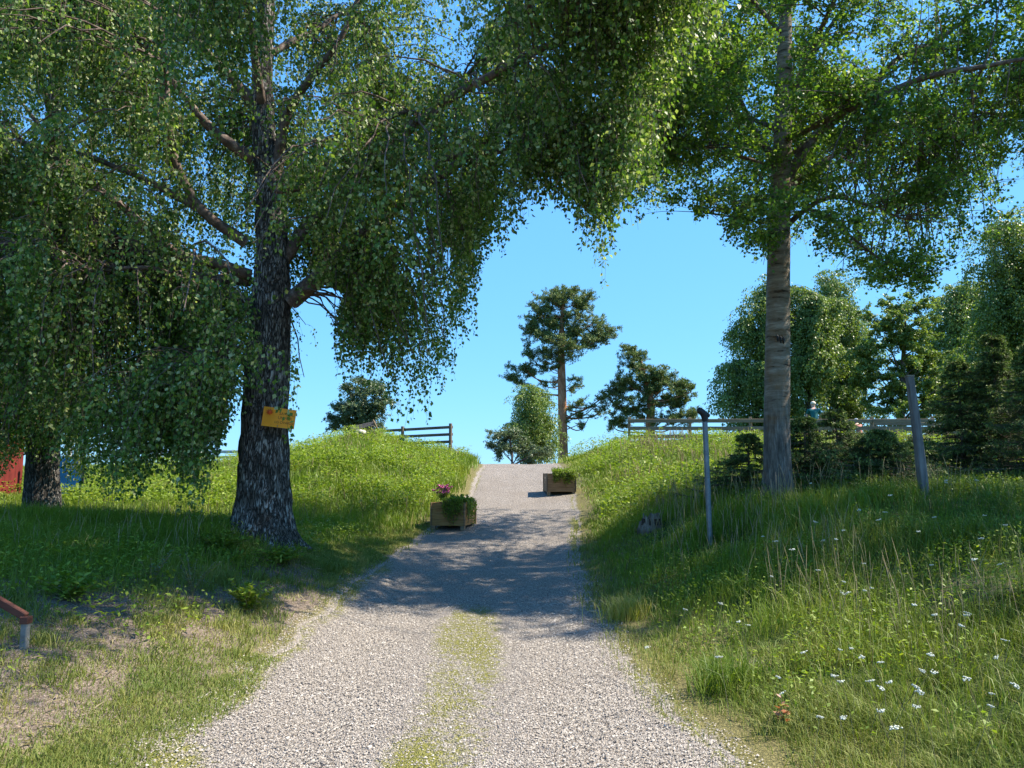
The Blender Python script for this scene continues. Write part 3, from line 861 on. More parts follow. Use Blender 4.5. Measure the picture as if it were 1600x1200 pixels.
# ---- the big birch by the track
YB = 10.5
bx = float(at(410, 835, YB)[0]); b0 = np.array([bx, YB, hz(bx, YB)])
birch = thing('birch_tree', b0, 'huge weeping birch with rugged dark trunk beside the track, yellow sign nailed on it', 'tree')
tb = [b0 - [0, 0, .15]] + [at(x, y, YB) for x, y in ((411, 760), (413, 690), (416, 620), (420, 540), (424, 470), (426, 400), (424, 330), (418, 260), (412, 190), (410, 110), (415, 20), (418, -80), (420, -200))] + [at(420, -200, YB) + [0.1, .1, 2.6]]
tr = [.39, .33, .31, .30, .285, .26, .225, .20, .175, .155, .14, .125, .11, .09, .03]
trunk_mesh(tb, tr, .42, 40, .22, M['birch_bark'], birch, b0)
tp = np.array(tb)
limbs = [
 pxpath([(455, 470, 10.5), (500, 432, 10.3), (560, 372, 10.1), (640, 305, 9.9), (720, 255, 9.7), (800, 190, 9.5), (870, 110, 9.3)], [.13, .115, .095, .08, .06, .04, .02]),
 pxpath([(440, 410, 10.5), (490, 340, 10.7), (560, 268, 10.9), (640, 205, 11.1), (720, 130, 11.2), (800, 40, 11.3)], [.10, .085, .07, .05, .035, .02]),
 pxpath([(430, 280, 10.5), (448, 180, 10.3), (485, 120, 10.1), (530, 50, 9.9), (570, -60, 9.8)], [.085, .07, .055, .04, .02]),
 pxpath([(395, 250, 10.5), (333, 203, 10.2), (297, 160, 10.0), (230, 60, 9.8)], [.09, .07, .05, .02]),
 pxpath([(400, 165, 10.5), (360, 120, 10.3), (325, 85, 10.1), (260, 10, 9.8)], [.08, .07, .05, .03]),
 pxpath([(385, 380, 10.5), (318, 330, 10.2), (283, 267, 10.0), (267, 200, 9.9), (257, 100, 9.8), (250, 0, 9.7)], [.085, .07, .06, .05, .04, .02]),
 pxpath([(318, 330, 10.2), (250, 293, 10.0), (200, 270, 9.9), (130, 240, 9.7), (60, 225, 9.5)], [.06, .05, .04, .03, .015]),
 pxpath([(390, 430, 10.5), (340, 412, 10.2), (283, 397, 9.9), (233, 360, 9.7), (200, 327, 9.5), (150, 290, 9.3), (83, 240, 9.1), (0, 213, 9.0), (-90, 190, 8.9)], [.09, .08, .065, .055, .05, .045, .04, .03, .015]),
 pxpath([(390, 440, 10.6), (300, 430, 10.9), (233, 400, 11.1), (173, 367, 11.3), (100, 307, 11.5), (10, 260, 11.7)], [.07, .06, .055, .045, .035, .015]),
 pxpath([(430, 300, 10.5), (560, 260, 9.2), (700, 160, 8.6), (820, 100, 8.4), (930, 50, 8.3), (1040, -10, 8.4), (1110, -80, 8.5)], [.08, .065, .055, .045, .035, .025, .012]),
 pxpath([(640, 305, 9.9), (700, 248, 9.6), (790, 240, 9.3), (870, 225, 9.1), (930, 210, 9.0)], [.05, .045, .035, .025, .012]),
 pxpath([(380, 560, 10.4), (362, 545, 10.2), (335, 565, 9.9), (320, 590, 9.7)], [.03, .025, .018, .01]),
 pxpath([(390, 470, 10.4), (330, 455, 10.0), (250, 420, 9.6), (150, 420, 9.3), (90, 390, 9.2)], [.05, .04, .03, .025, .012]),
]
limbs += auto_limbs(tp, 12, 5.2, 12.5, 2.2, 4.2, .55, .35, .07)
paths, nodes, nrad = limb_nodes(limbs)
LB = Acc()
for P, r in paths:
    V, Q = btubes(P[None], r[None], 8); LB.add(V, Q)
YLB = curve_fn([(-600, 760), (-60, 740), (0, 690), (60, 690), (100, 720), (150, 745), (200, 800), (240, 720), (285, 800), (312, 825), (335, 700), (360, 620), (395, 600), (425, 700), (455, 690), (485, 610), (500, 475), (518, 480), (528, 600), (565, 600), (600, 625), (650, 655), (690, 635), (712, 570), (748, 490), (757, 375), (790, 365), (828, 335), (850, 305), (880, 310), (900, 365), (938, 455), (960, 380), (990, 345), (1050, 260), (1100, 130), (1140, 20), (1180, -120), (1300, -500)])
def allow_birch(P):
    x, y = proj(P)
    y2 = YLB(x) + 48 - 160 * vnoise(P[..., 0] * 5.5, P[..., 1] * 5.5, 5) ** 2
    gap = ((x - 505) / 34) ** 2 + ((y - 462) / 14) ** 2 < 1
    gap |= ((x - 700) / 10) ** 2 + ((y - 400) / 30) ** 2 < .3
    return (y < y2) & ~gap & (P[..., 1] > 5)
tx = rg.uniform(-330, 1110, 5200); ty = rg.uniform(-330, 760, 5200); ty = np.where(rg.random(5200) < .35, rg.uniform(-60, 380, 5200), ty)
tY = np.where(rg.random(5200) < .2, YB - rg.uniform(.6, 3.0, 5200), YB + rg.uniform(.1, 3.2, 5200))
tY = np.where(tx > 800, 8.9 + rg.uniform(-1.2, 1.8, 5200), tY)
tY = np.where(tx < 150, YB + rg.uniform(-2.6, 2.6, 5200), tY)
T = at_v(tx, ty, tY)
keep = (ty < YLB(tx) - 45 - 60 * rg.random(5200))
# thin where the photograph is open
T = T[keep]
# keep the crown's far corners light
w = rg.random(len(T)) < np.interp(proj(T)[1], [-330, -100, 100, 700], [.4, .6, 1, 1])
T = T[w][:1350]
ex = np.concatenate([rg.uniform(505, 760, 125), rg.uniform(760, 1010, 70), rg.uniform(-60, 380, 300)])
ey = YLB(ex) - rg.uniform(40, 210, len(ex))
eY = np.where(ex > 760, 8.9 + rg.uniform(-1, 1.2, len(ex)), YB + rg.uniform(-1.5, 2.2, len(ex)))
T = np.concatenate([T, at_v(ex, ey, eY)])
ov = np.stack([rg.uniform(-.6, 2.8, 150), rg.uniform(5.2, 8.2, 150), rg.uniform(6.2, 9.0, 150)], -1)  # unseen crown part above the frame, added to shade the left bank
T = np.concatenate([T, ov[proj(ov)[1] < 20]])
B, L, n = weeping_tree(b0, T, nodes, nrad, allow_birch, 11, (.25, 1.15), (.028, .070), M['birch_leaf'], birch)
B.V += LB.V; B.Q += [q + B.n for q in [np.concatenate(LB.Q)]] if False else []
B2 = Acc()
for P, r in paths:
    V, Q = btubes(P[None], r[None], 8); B2.add(V, Q)
B2.build('limb', M['limb'], birch, smooth=True, local=b0)
B.V = B.V[:2]; B.build('twigs', M['limb'], birch, local=b0)
L.build('crown', M['birch_leaf'], birch, local=b0)
print('birch leaves', n)

# ---- the second birch, at the left edge
Y2 = 15.0
b2x = float(at(66, 800, Y2)[0]); b2 = np.array([b2x, Y2, hz(b2x, Y2)])
birch2 = thing('birch_tree', b2, 'white barked weeping birch at the left edge, in front of the red shed', 'tree')
tb2 = [b2 - [0, 0, .1]] + [at(x, y, Y2) for x, y in ((66, 740), (68, 660), (70, 580), (74, 480), (80, 380), (84, 260), (88, 120), (90, 0), (92, -120))]
trunk_mesh(tb2, [.34, .29, .27, .25, .235, .21, .18, .14, .1, .03], .25, 28, .12, M['birch_bark_white'], birch2, b2)
lm = auto_limbs(np.array(tb2), 16, 3.6, 11.5, 2.2, 4.0, .6, .4, .06)
paths2, nodes2, nrad2 = limb_nodes(lm)
YL2 = curve_fn([(-800, 760), (-80, 770), (0, 745), (40, 715), (95, 725), (110, 760), (140, 770), (175, 790), (215, 760), (300, 640), (380, 560), (460, 500), (600, 300)])
def allow_b2(P):
    x, y = proj(P)
    return (y < YL2(x) + 24 * (vnoise(P[..., 0] * 6, P[..., 1] * 6, 6) - .5))
n_ = 2500
T2 = at_v(rg.uniform(-260, 380, n_), rg.uniform(-150, 690, n_), Y2 + rg.uniform(-2.6, 2.6, n_))
k = (T2[:, 2] > 2.0) & (proj(T2)[1] < YL2(proj(T2)[0]) - 40) & (np.hypot(T2[:, 0] - b2x, T2[:, 1] - Y2) < 4.6)
T2 = T2[k][:360]
e2 = rg.uniform(-90, 190, 150)
T2 = np.concatenate([T2, at_v(e2, YL2(e2) - rg.uniform(40, 190, 150), Y2 + rg.uniform(-2.6, .8, 150))])
B, L, n = weeping_tree(b2, T2, nodes2, nrad2, allow_b2, 9, (.6, 2.2), (.045, .07), M['birch_leaf'], birch2, spacing=.04)
BB = Acc()
for P, r in paths2:
    V, Q = btubes(P[None], r[None], 6); BB.add(V, Q)
BB.build('limb', M['limb'], birch2, smooth=True, local=b2)
B.build('twigs', M['limb'], birch2, local=b2); L.build('crown', M['birch_leaf'], birch2, local=b2)

# ---- the aspen on the right bank
YA = 12.0
axx = float(at(1215, 772, YA)[0]); a0 = np.array([axx, YA, hz(axx, YA)])
aspen = thing('aspen_tree', a0, 'tall straight aspen with banded bark on the right bank behind the metal post', 'tree')
ta = [a0 - [0, 0, .15]] + [at(x, y, YA) for x, y in ((1215, 720), (1214, 650), (1215, 560), (1216, 450), (1218, 340), (1221, 260), (1224, 180), (1226, 80), (1228, -40), (1230, -180))] + [at(1230, -180, YA) + [0, 0, 2.5]]
trunk_mesh(ta, [.25, .205, .195, .19, .18, .17, .155, .135, .115, .09, .06, .02], .28, 32, .07, M['aspen_bark'], aspen, a0)
tpa = np.array(ta)
la = [
 pxpath([(1225, 285, 12), (1270, 215, 11.9), (1300, 190, 11.8), (1360, 135, 11.6), (1400, 95, 11.5), (1480, 55, 11.4), (1570, -5, 11.3)], [.09, .08, .07, .055, .045, .03, .015]),
 pxpath([(1230, 352, 12), (1262, 325, 11.8), (1300, 308, 11.6), (1350, 320, 11.4), (1420, 350, 11.2)], [.05, .042, .034, .025, .012]),
 pxpath([(1262, 325, 11.8), (1300, 345, 11.6), (1360, 395, 11.4), (1430, 440, 11.2)], [.03, .025, .018, .008]),
 pxpath([(1228, 300, 12), (1290, 250, 12.4), (1380, 200, 12.8), (1480, 180, 13.1), (1590, 170, 13.3)], [.06, .05, .04, .03, .015]),
 pxpath([(1212, 250, 12), (1180, 205, 12), (1150, 140, 12), (1120, 60, 12), (1100, -40, 12)], [.06, .05, .04, .03, .015]),
 pxpath([(1214, 262, 12), (1160, 245, 11.7), (1100, 225, 11.4), (1040, 215, 11.2)], [.035, .03, .022, .01]),
 pxpath([(1214, 350, 12), (1170, 345, 11.8), (1110, 335, 11.6)], [.02, .015, .008]),
 pxpath([(1226, 190, 12), (1260, 110, 12.2), (1300, 50, 12.4), (1370, -40, 12.6)], [.06, .045, .035, .02]),
 pxpath([(1222, 220, 12), (1330, 170, 10.6), (1440, 120, 9.9), (1560, 90, 9.4), (1680, 60, 9.1)], [.06, .05, .04, .03, .015]),
]
la += auto_limbs(tpa, 16, 6.2, 14.5, 2.6, 4.8, .45, .15, .055)
pa, na, nra = limb_nodes(la)
YLA = curve_fn([(800, 100), (925, 200), (950, 320), (985, 350), (1050, 345), (1075, 300), (1090, 395), (1110, 330), (1130, 385), (1160, 425), (1190, 435), (1240, 395), (1260, 410), (1310, 440), (1360, 470), (1400, 500), (1450, 485), (1490, 430), (1530, 400), (1580, 385), (1680, 370), (1900, 320)])
def allow_aspen(P):
    x, y = proj(P)
    y2 = YLA(x) + 80 * (fnoise(P[..., 0] * 3.2, P[..., 1] * 3.2, 8, 2) - .6)
    th = fnoise(P[..., 0] * 2.4 + .7 * P[..., 1], P[..., 2] * 2.8, 19, 2)
    return (y < y2) & (th > .36)
n_ = 11000
Ta = at_v(rg.uniform(900, 1820, n_), rg.uniform(-330, 470, n_), YA + rg.uniform(-2.6, 6.8, n_))
px_, py_ = proj(Ta)
rad_ = np.hypot(Ta[:, 0] - axx, (Ta[:, 1] - YA - 1.9) * .9)
k = (py_ < YLA(px_) - 12) & (rad_ < np.interp(Ta[:, 2], [4, 6.5, 9, 13], [3.2, 5.4, 5.4, 3.2])) & (rg.random(n_) < np.interp(py_, [-330, -60, 100], [.35, .6, 1]))
Ta = Ta[k][:1950]

def spreading_tree(T, nodes, nrad, allow, ntw, tl, per, lsize, asp, pine=False):
    B = Acc(); L = Acc(); S = len(T)
    near = np.array([int(np.argmin(np.linalg.norm(t - nodes, axis=1) + rg.random(len(nodes)) * .4)) for t in T])
    N0 = nodes[near]; dist = np.linalg.norm(T - N0, axis=1)[:, None]
    K = 7; t = np.linspace(0, 1, K)[None, :, None]
    C = (N0 + T) / 2 + rg.normal(0, .09, T.shape) * dist; C[:, 2] += .08 * dist[:, 0]
    P = (1 - t) ** 2 * N0[:, None] + 2 * t * (1 - t) * C[:, None] + t ** 2 * T[:, None]
    r = np.minimum(nrad[near] * .7, .005 + .006 * dist[:, 0])[:, None] * (1 - .75 * t[0, :, 0])[None]
    V, Q = btubes(P, r, 4); B.add(V, Q)
    si = np.repeat(np.arange(S), ntw); m = len(si)
    u = .35 + .65 * rg.random(m); f = u * (K - 1); i0 = np.clip(f.astype(int), 0, K - 2); fr = (f - i0)[:, None]
    b = P[si, i0] * (1 - fr) + P[si, i0 + 1] * fr
    d = norm(rg.normal(size=(m, 3)) * [1, 1, .55] + [0, 0, .55 if pine else -.05]); l = rg.uniform(tl[0], tl[1], m)[:, None]
    K2 = 4; t2 = np.linspace(0, 1, K2)[None, :, None]
    SP = b[:, None] + d[:, None] * l[:, None] * t2 + np.array([0, 0, -.12]) * t2 ** 2 * l[:, None]
    ok = allow(SP).all(1); SP = SP[ok]; m = len(SP)
    V, Q = btubes(SP, np.linspace(.003, .0013, K2)[None] * np.ones((m, 1)), 3); B.add(V, Q)
    li = np.repeat(np.arange(m), per); n = len(li); u = rg.random(n) ** .8; f = u * (K2 - 1); i0 = np.clip(f.astype(int), 0, K2 - 2); fr = (f - i0)[:, None]
    p = SP[li, i0] * (1 - fr) + SP[li, i0 + 1] * fr + rg.normal(0, .035, (n, 3))
    k = allow(p); p = p[k]; n = len(p)
    d = norm(rg.normal(size=(n, 3)) * [1, 1, .6] + [0, 0, -.5]) if not pine else norm(rg.normal(size=(n, 3)) * .7 + (SP[li, -1] - SP[li, 0]) * 2.2 + [0, 0, .35])
    V, Q, tn = leaves(p, d, rg.uniform(lsize[0], lsize[1], n), asp); L.add(V, Q, None, tn)
    return B, L, n
B, L, n = spreading_tree(Ta, na, nra, allow_aspen, 12, (.15, .5), 12, (.038, .06), 1.05)
print('aspen leaves', n)
BB = Acc()
for P, r in pa:
    V, Q = btubes(P[None], r[None], 7); BB.add(V, Q)
BB.build('limb', M['limb'], aspen, smooth=True, local=a0)
B.build('twigs', M['limb'], aspen, local=a0); L.build('crown', M['aspen_leaf'], aspen, local=a0)
# dark scar on the aspen's trunk
sc_ = at(1219, 530, YA - .19) - a0
S = Acc()
for k in range(3):
    q = sc_ + np.array([(-.05 + .045 * k), -.015, rg.uniform(-.02, .03)])
    V, Q = btubes(np.array([[q + [0, 0, .055], q + [.01, -.012, .02], q + [0, -.012, -.02], q + [.005, 0, -.06]]]), np.array([[.004, .02, .017, .004]]), 7); S.add(V, Q)
S.build('branch_scar', M['rubber'], aspen, smooth=True)

# ---- two unseen trees, added outside the right edge to shade the right bank
def side_tree(x, y, H, Rc, zlo, label, n):
    b = np.array([x, y, hz(x, y)])
    o = thing('aspen_tree', b, label, 'tree')
    tt_ = np.array([b - [0, 0, .1], b + [.1, 0, H * .4], b + [0, .1, H * .75], b + [0, 0, H]])
    trunk_mesh(tt_, [.24, .18, .11, .02], .25, 20, .06, M['aspen_bark'], o, b)
    lm = auto_limbs(tt_, 18, zlo, H * .95, Rc * .6, Rc * .95, .4, .15, .05)
    ps, nn, nr = limb_nodes(lm)
    q = norm(rg.normal(size=(n, 3))) * rg.random((n, 1)) ** .45
    Tt = b + [0, 0, (zlo + H) / 2] + q * [Rc, Rc, (H - zlo) / 2 + .3]
    def outside(P):
        px, py = proj(P)
        return (px > 1620) | (py < YLA(px) - 60)
    Tt = Tt[outside(Tt)]
    B, L, m = spreading_tree(Tt, nn, nr, outside, 10, (.2, .55), 11, (.06, .09), 1.0)
    BB = Acc()
    for P, r in ps:
        V, Q = btubes(P[None], r[None], 6); BB.add(V, Q)
    BB.build('limb', M['limb'], o, smooth=True, local=b); B.build('twigs', M['limb'], o, local=b); L.build('crown', M['aspen_leaf'], o, local=b)
side_tree(11.2, 10.6, 11.0, 3.3, 5.5, 'unseen aspen added for shade outside the right edge, nearest to the camera', 300)
side_tree(13.4, 8.3, 11.0, 3.3, 4.0, 'unseen aspen added for shade outside the right edge, level with the leaning post', 190)

# ------------------------------------------------------------------ crowns further off
def far_tree(name, base, Y, blobs, trunk, leafmat, barkmat, n, lsize, asp, label, group=None, weep=0.0, per=70, sig=.28, kind='leaf', depth=1.0, tips=True, cat='tree', env=None, void=.34, dens=6.0, grow=False):
    """blobs: (cx, cy, rx, ry, weight) as they stand seen from the track, at distance Y; trunk: (x, y, radius)"""
    bpt = at(base[0], base[1], Y); bpt[2] = hz(bpt[0], Y)
    o = thing(name, bpt, label, cat, group)
    pts = [bpt - [0, 0, .1]] + [at(x, y, Y) for x, y, r in trunk]; rad = [trunk[0][2] * 1.15] + [r for x, y, r in trunk]
    P, r = resample(pts, rad, .3)
    V, Q = btubes(P[None], r[None], 10)
    mk('trunk', V - bpt, [Q], barkmat, o, smooth=True)
    s = Y / F
    ws = np.array([b[2] * b[3] * (b[4] if len(b) > 4 else 1) for b in blobs], float)
    area = float(ws.sum()) * math.pi * s * s
    limbs = []; cen = []
    nt = int(area * dens)
    for b, w in zip(blobs, ws):
        c = at(b[0], b[1], Y); c[1] += rg.uniform(-.5, .5) * min(b[2], b[3]) * s
        m = max(3, int(nt * w / ws.sum()))
        q = norm(rg.normal(size=(m, 3))) * (rg.random((m, 1)) ** (1 / 2.6)) * (1.12 if kind == 'pine' else 1.22 if weep < .5 else 1.3 if grow else 1.1)
        cen.append(c + q * np.array([b[2] * s, min(b[2], b[3] * 1.3) * s * depth, b[3] * s]))
        for rep_ in range(3 if b[2] * s > .9 else 2):
            e = c + rg.uniform(-.45, .45, 3) * np.array([b[2], b[2], b[3]]) * s
            hd = math.hypot(e[0] - np.interp(e[2], P[:, 2], P[:, 0]), e[1] - Y)
            z0 = float(np.clip(e[2] - (.75 if kind == 'leaf' else .25) * hd - .2, P[0, 2] + .15, P[-1, 2] - .1))
            a = np.array([np.interp(z0, P[:, 2], P[:, 0]), np.interp(z0, P[:, 2], P[:, 1]), z0])
            mid = (a + e) / 2 + rg.normal(0, .10, 3) * (.4 + hd) + [0, 0, (.1 if kind == 'leaf' else -.08) * hd]
            k = (.018 + .014 * hd)
            limbs.append((np.array([a, mid, e]), [k, k * .7, k * .35]))
    cen = np.concatenate(cen)
    ps, nn, nr = limb_nodes(limbs, .2)
    nn = np.concatenate([nn, P[P[:, 2] > P[0, 2] + .35 * (P[-1, 2] - P[0, 2])]]); nr = np.concatenate([nr, np.full(len(nn) - len(nr), .03)])
    yes = lambda Q_: np.ones(Q_.shape[:-1], bool)
    if weep >= .5:
        Bt, Lf, m = weeping_tree(bpt, cen, nn, nr, yes, 8, (.35, .6 + 1.1 * weep), lsize, leafmat, o, spacing=len(cen) * 8 * (.5 + .55 * weep) * .75 / n, aspl=asp, void=.0, spread=2.0)
    elif kind == 'pine':
        Bt, Lf, m = spreading_tree(cen, nn, nr, yes, 7, (.15, .42), max(8, int(n / len(cen) / 7)), lsize, asp, pine=True)
    else:
        Bt, Lf, m = spreading_tree(cen, nn, nr, yes, 8, (.15, .5), max(6, int(n / len(cen) / 8)), lsize, asp)
    for P_, r_ in ps:
        V, Q = btubes(P_[None], r_[None], 5); Bt.add(V, Q)
    Bt.build('branches', barkmat, o, local=bpt); Lf.build('crown', leafmat, o, local=bpt)
    return o

# pines and shrubs on the crest, in the middle
far_tree('pine_tree', (880, 712), 45, [(880, 515, 46, 18, .7), (858, 545, 38, 16, .7), (880, 480, 54, 32), (910, 470, 24, 20), (848, 480, 20, 16), (850, 500, 38, 26), (925, 520, 42, 30), (885, 540, 60, 28, .8), (838, 520, 32, 16), (945, 520, 22, 20), (840, 560, 34, 14, .8), (815, 578, 34, 12, .9), (805, 592, 22, 16), (885, 455, 22, 16), (850, 590, 36, 16, .5), (900, 600, 26, 16, .45), (915, 640, 28, 16, .7), (950, 628, 26, 14, .7), (905, 655, 18, 14, .6), (945, 612, 16, 8, .5), (862, 572, 20, 10)],
         [(879, 660, .27), (878, 600, .25), (877, 550, .21), (878, 510, .15), (880, 465, .06)], M['pine_needle'], M['pine_bark'], 75000, (.09, .17), .26, 'tallest pine on the crest, orange trunk bare below its rounded crown', kind='pine', dens=10)
far_tree('pine_tree', (1015, 720), 45, [(1020, 600, 45, 18), (1050, 630, 30, 14), (985, 560, 24, 18), (1000, 580, 40, 18), (1040, 600, 38, 20), (970, 600, 28, 16), (1000, 625, 55, 22), (1070, 615, 20, 14, .7), (1070, 650, 28, 16), (960, 650, 30, 22, .7), (1010, 655, 60, 14, .7), (1078, 605, 10, 6, .5), (965, 690, 20, 10, .3), (985, 545, 12, 10)],
         [(1016, 660, .26), (1017, 630, .22), (1010, 600, .16), (1000, 560, .07)], M['pine_needle'], M['pine_bark'], 60000, (.09, .17), .26, 'lower spreading pine on the crest behind the left end of the pale fence', kind='pine', dens=10)
far_tree('young_birch', (826, 735), 40, [(828, 630, 38, 34), (810, 665, 36, 30), (850, 660, 26, 40), (830, 610, 18, 16), (840, 700, 30, 24)], [(826, 690, .10), (828, 640, .07), (830, 605, .03)],
         M['birch_leaf_far'], M['birch_bark_white'], 19000, (.07, .11), .6, 'slender young birch on the crest left of the tallest pine trunk', dens=4, weep=.5, sig=.3)
far_tree('willow_bush', (800, 735), 37, [(790, 690, 26, 28), (815, 700, 30, 24), (775, 705, 14, 16), (850, 705, 24, 20), (798, 670, 18, 14)], [(800, 710, .05), (796, 680, .03)],
         M['willow_leaf'], M['limb'], 14000, (.08, .13), .35, 'silvery green willow bush where the track meets the sky', dens=5.5, cat='bush')
far_tree('round_tree', (570, 700), 40, [(565, 625, 34, 34), (590, 635, 28, 36), (545, 640, 24, 24), (580, 600, 22, 14), (560, 660, 46, 20), (522, 655, 12, 24, .6)], [(568, 660, .14), (570, 610, .06)],
         M['willow_leaf'], M['limb'], 36000, (.07, .12), .6, 'dense round tree behind the top of the left grassy mound', dens=13)
# the birch row beyond the pale fence
GR = 'birches beyond the pale fence'
far_tree('birch_tree', (1180, 700), 34, [(1180, 500, 34, 50), (1205, 440, 30, 34), (1165, 570, 34, 50), (1200, 560, 36, 60), (1150, 620, 32, 40), (1185, 640, 40, 40), (1230, 470, 30, 50), (1215, 620, 34, 50)],
         [(1182, 640, .16), (1186, 580, .12), (1190, 520, .06), (1195, 470, .02)], M['birch_leaf_far'], M['birch_bark_white'], 34000, (.08, .13), .6, 'leftmost weeping birch beyond the pale fence, its edge against open sky', GR, grow=True, dens=3.6, weep=.9, sig=.34, per=110, void=.27)
far_tree('birch_tree', (1262, 700), 33, [(1260, 470, 26, 50), (1265, 560, 30, 60), (1255, 640, 24, 44, .6), (1285, 520, 26, 50)],
         [(1264, 640, .15), (1266, 570, .12), (1266, 500, .06), (1266, 460, .02)], M['birch_leaf_far'], M['birch_bark_white'], 30000, (.08, .13), .6, 'slim birch beyond the fence directly behind the person in the teal shirt', GR, grow=True, dens=4.2, weep=.9, sig=.33, per=110, void=.27)
far_tree('birch_tree', (1305, 700), 36, [(1310, 480, 34, 60), (1320, 570, 36, 60), (1310, 640, 34, 36, .8), (1340, 520, 26, 50), (1335, 620, 30, 40)],
         [(1306, 640, .15), (1308, 580, .12), (1310, 510, .06), (1310, 465, .02)], M['birch_leaf_far'], M['birch_bark_white'], 32000, (.08, .13), .6, 'pale green birch beyond the fence, just right of the person in the teal shirt', GR, grow=True, dens=4.2, weep=.7, sig=.32, per=110, void=.27)
far_tree('broad_tree', (1405, 715), 31, [(1385, 500, 40, 40), (1430, 510, 44, 46), (1400, 560, 60, 44, .7), (1450, 570, 44, 40, .7), (1370, 600, 34, 40, .8), (1350, 560, 26, 40, .8), (1440, 630, 44, 36, .8), (1395, 640, 34, 30, .5), (1480, 600, 34, 50, .6)],
         [(1408, 650, .15), (1410, 600, .13), (1412, 550, .08), (1415, 490, .03)], M['birch_leaf_far'], M['limb'], 56000, (.07, .12), .65, 'dark stemmed broadleaf tree beyond the fence behind the leaning wooden post', weep=.4, dens=6.5)
far_tree('birch_tree', (1492, 700), 34, [(1490, 480, 34, 50), (1500, 540, 50, 60), (1470, 600, 50, 60), (1510, 640, 60, 50)],
         [(1492, 640, .15), (1492, 580, .1), (1490, 490, .03)], M['birch_leaf_far'], M['birch_bark_white'], 38000, (.08, .13), .6, 'light green birch filling the gap left of the tall birch at the right edge', GR, grow=True, dens=4.2, weep=.8, sig=.34, per=110, void=.27)
far_tree('birch_tree', (1570, 715), 20, [(1570, 400, 36, 50), (1590, 470, 50, 60), (1560, 520, 46, 50), (1600, 580, 60, 60), (1550, 600, 40, 50), (1640, 480, 50, 90), (1580, 350, 22, 24), (1640, 640, 60, 50)],
         [(1572, 620, .15), (1576, 520, .12), (1580, 420, .06), (1582, 375, .02)], M['birch_leaf_far'], M['birch_bark_white'], 60000, (.05, .085), .65, 'birch at the right edge of the picture towering above the dark spruces', weep=.8, sig=.2, per=70)

# ------------------------------------------------------------------ spruces and junipers
def spruce(x, y, Y, H, Rd, label, group, n_br=90, lean=0.0, open_=0.0, name='young_spruce', cat='spruce', n_tw=9, up=.1):
    b = at(x, y, Y); b[2] = hz(b[0], Y)
    o = thing(name, b, label, cat, group)
    P = np.array([[0, 0, -.05], [lean * .3, 0, H * .4], [lean, 0, H]]); P, r = resample(P, [.035 + .01 * H, .02 + .006 * H, .005], .1)
    V, Q = btubes(P[None], r[None], 7); mk('trunk', V, [Q], M['limb'], o, smooth=True)
    B = Acc(); L = Acc()
    u = rg.random(n_br) ** 1.1; z = H * (.04 + .94 * u)
    a = rg.uniform(0, 6.283, n_br)
    ln = Rd * (1 - u) ** 1.0 * rg.uniform(.35, 1.4, n_br) + .10
    d = np.stack([np.cos(a), np.sin(a)], -1)
    K = 7; t = np.linspace(0, 1, K)[None]
    bx_ = np.interp(z, P[:, 2], P[:, 0])
    BP = np.stack([bx_[:, None] + d[:, :1] * ln[:, None] * t, d[:, 1:] * ln[:, None] * t, z[:, None] + ln[:, None] * (up * t - .35 * t ** 2 + .28 * t ** 3.5)], -1)
    V, Q = btubes(BP, np.linspace(.010, .003, K)[None] * (ln / Rd + .3)[:, None], 4); B.add(V, Q)
    bi = np.repeat(np.arange(n_br), n_tw * 2); m = len(bi); tu = .15 + .85 * rg.random(m); f = tu * (K - 1); i0 = np.clip(f.astype(int), 0, K - 2); fr = (f - i0)[:, None]
    s0 = BP[bi, i0] * (1 - fr) + BP[bi, i0 + 1] * fr
    side = np.where(np.arange(m) % 2 == 0, 1, -1) * rg.uniform(.5, 1.0, m)
    an = a[bi] + side; tl = (ln[bi] * .38 * (1.15 - tu) + .07) * rg.uniform(.7, 1.3, m)
    dd = norm(np.stack([np.cos(an), np.sin(an), rg.normal(-.1, .2, m)], -1))
    K2 = 3; t2 = np.linspace(0, 1, K2)[None, :, None]
    SP = s0[:, None] + dd[:, None] * tl[:, None, None] * t2 + np.array([0, 0, -.12]) * (tl[:, None, None]) * t2 ** 2
    V, Q = btubes(SP, np.full((m, K2), .002), 3); B.add(V, Q)
    allp = np.concatenate([SP.reshape(m, K2, 3)]); per = 13
    li = np.repeat(np.arange(m), per); N = len(li); q = rg.random(N)[:, None]
    p = SP[li, 0] * (1 - q) + SP[li, 2] * q
    nd_ = norm(dd[li] * .8 + rg.normal(size=(N, 3)) * .6)
    tn = np.clip(.1 + .75 * q[:, 0] * (tu[li] > .6) + .2 * rg.random(N), 0, 1)
    V, Q, t_ = leaves(p, nd_, rg.uniform(.03, .055, N), .32, .05, tint=tn); L.add(V, Q, None, t_)
    # needles along the main boughs
    li = np.repeat(np.arange(n_br), 40); N = len(li); q = rg.random(N); f = q * (K - 1); i0 = np.clip(f.astype(int), 0, K - 2); fr = (f - i0)[:, None]
    p = BP[li, i0] * (1 - fr) + BP[li, i0 + 1] * fr
    V, Q, t_ = leaves(p, norm(rg.normal(size=(N, 3))), rg.uniform(.03, .055, N), .32, .05, tint=np.clip(q * .8 * rg.random(N), 0, 1)); L.add(V, Q, None, t_)
    B.build('branches', M['limb'], o); L.build('crown', M['spruce_needle'], o)
    return o
GS = 'young spruces on the right bank'
spruce(1172, 782, 12.9, 1.1, .85, 'small spruce half hidden behind the left side of the aspen trunk', GS, 80)
spruce(1262, 785, 13.0, 1.3, 1.0, 'young spruce immediately right of the aspen trunk, its tip before the person', GS, 130)
spruce(1318, 785, 13.5, 1.45, 1.05, 'tallest young spruce of the thicket, between the aspen and the leaning post', GS, 120, lean=-.1)
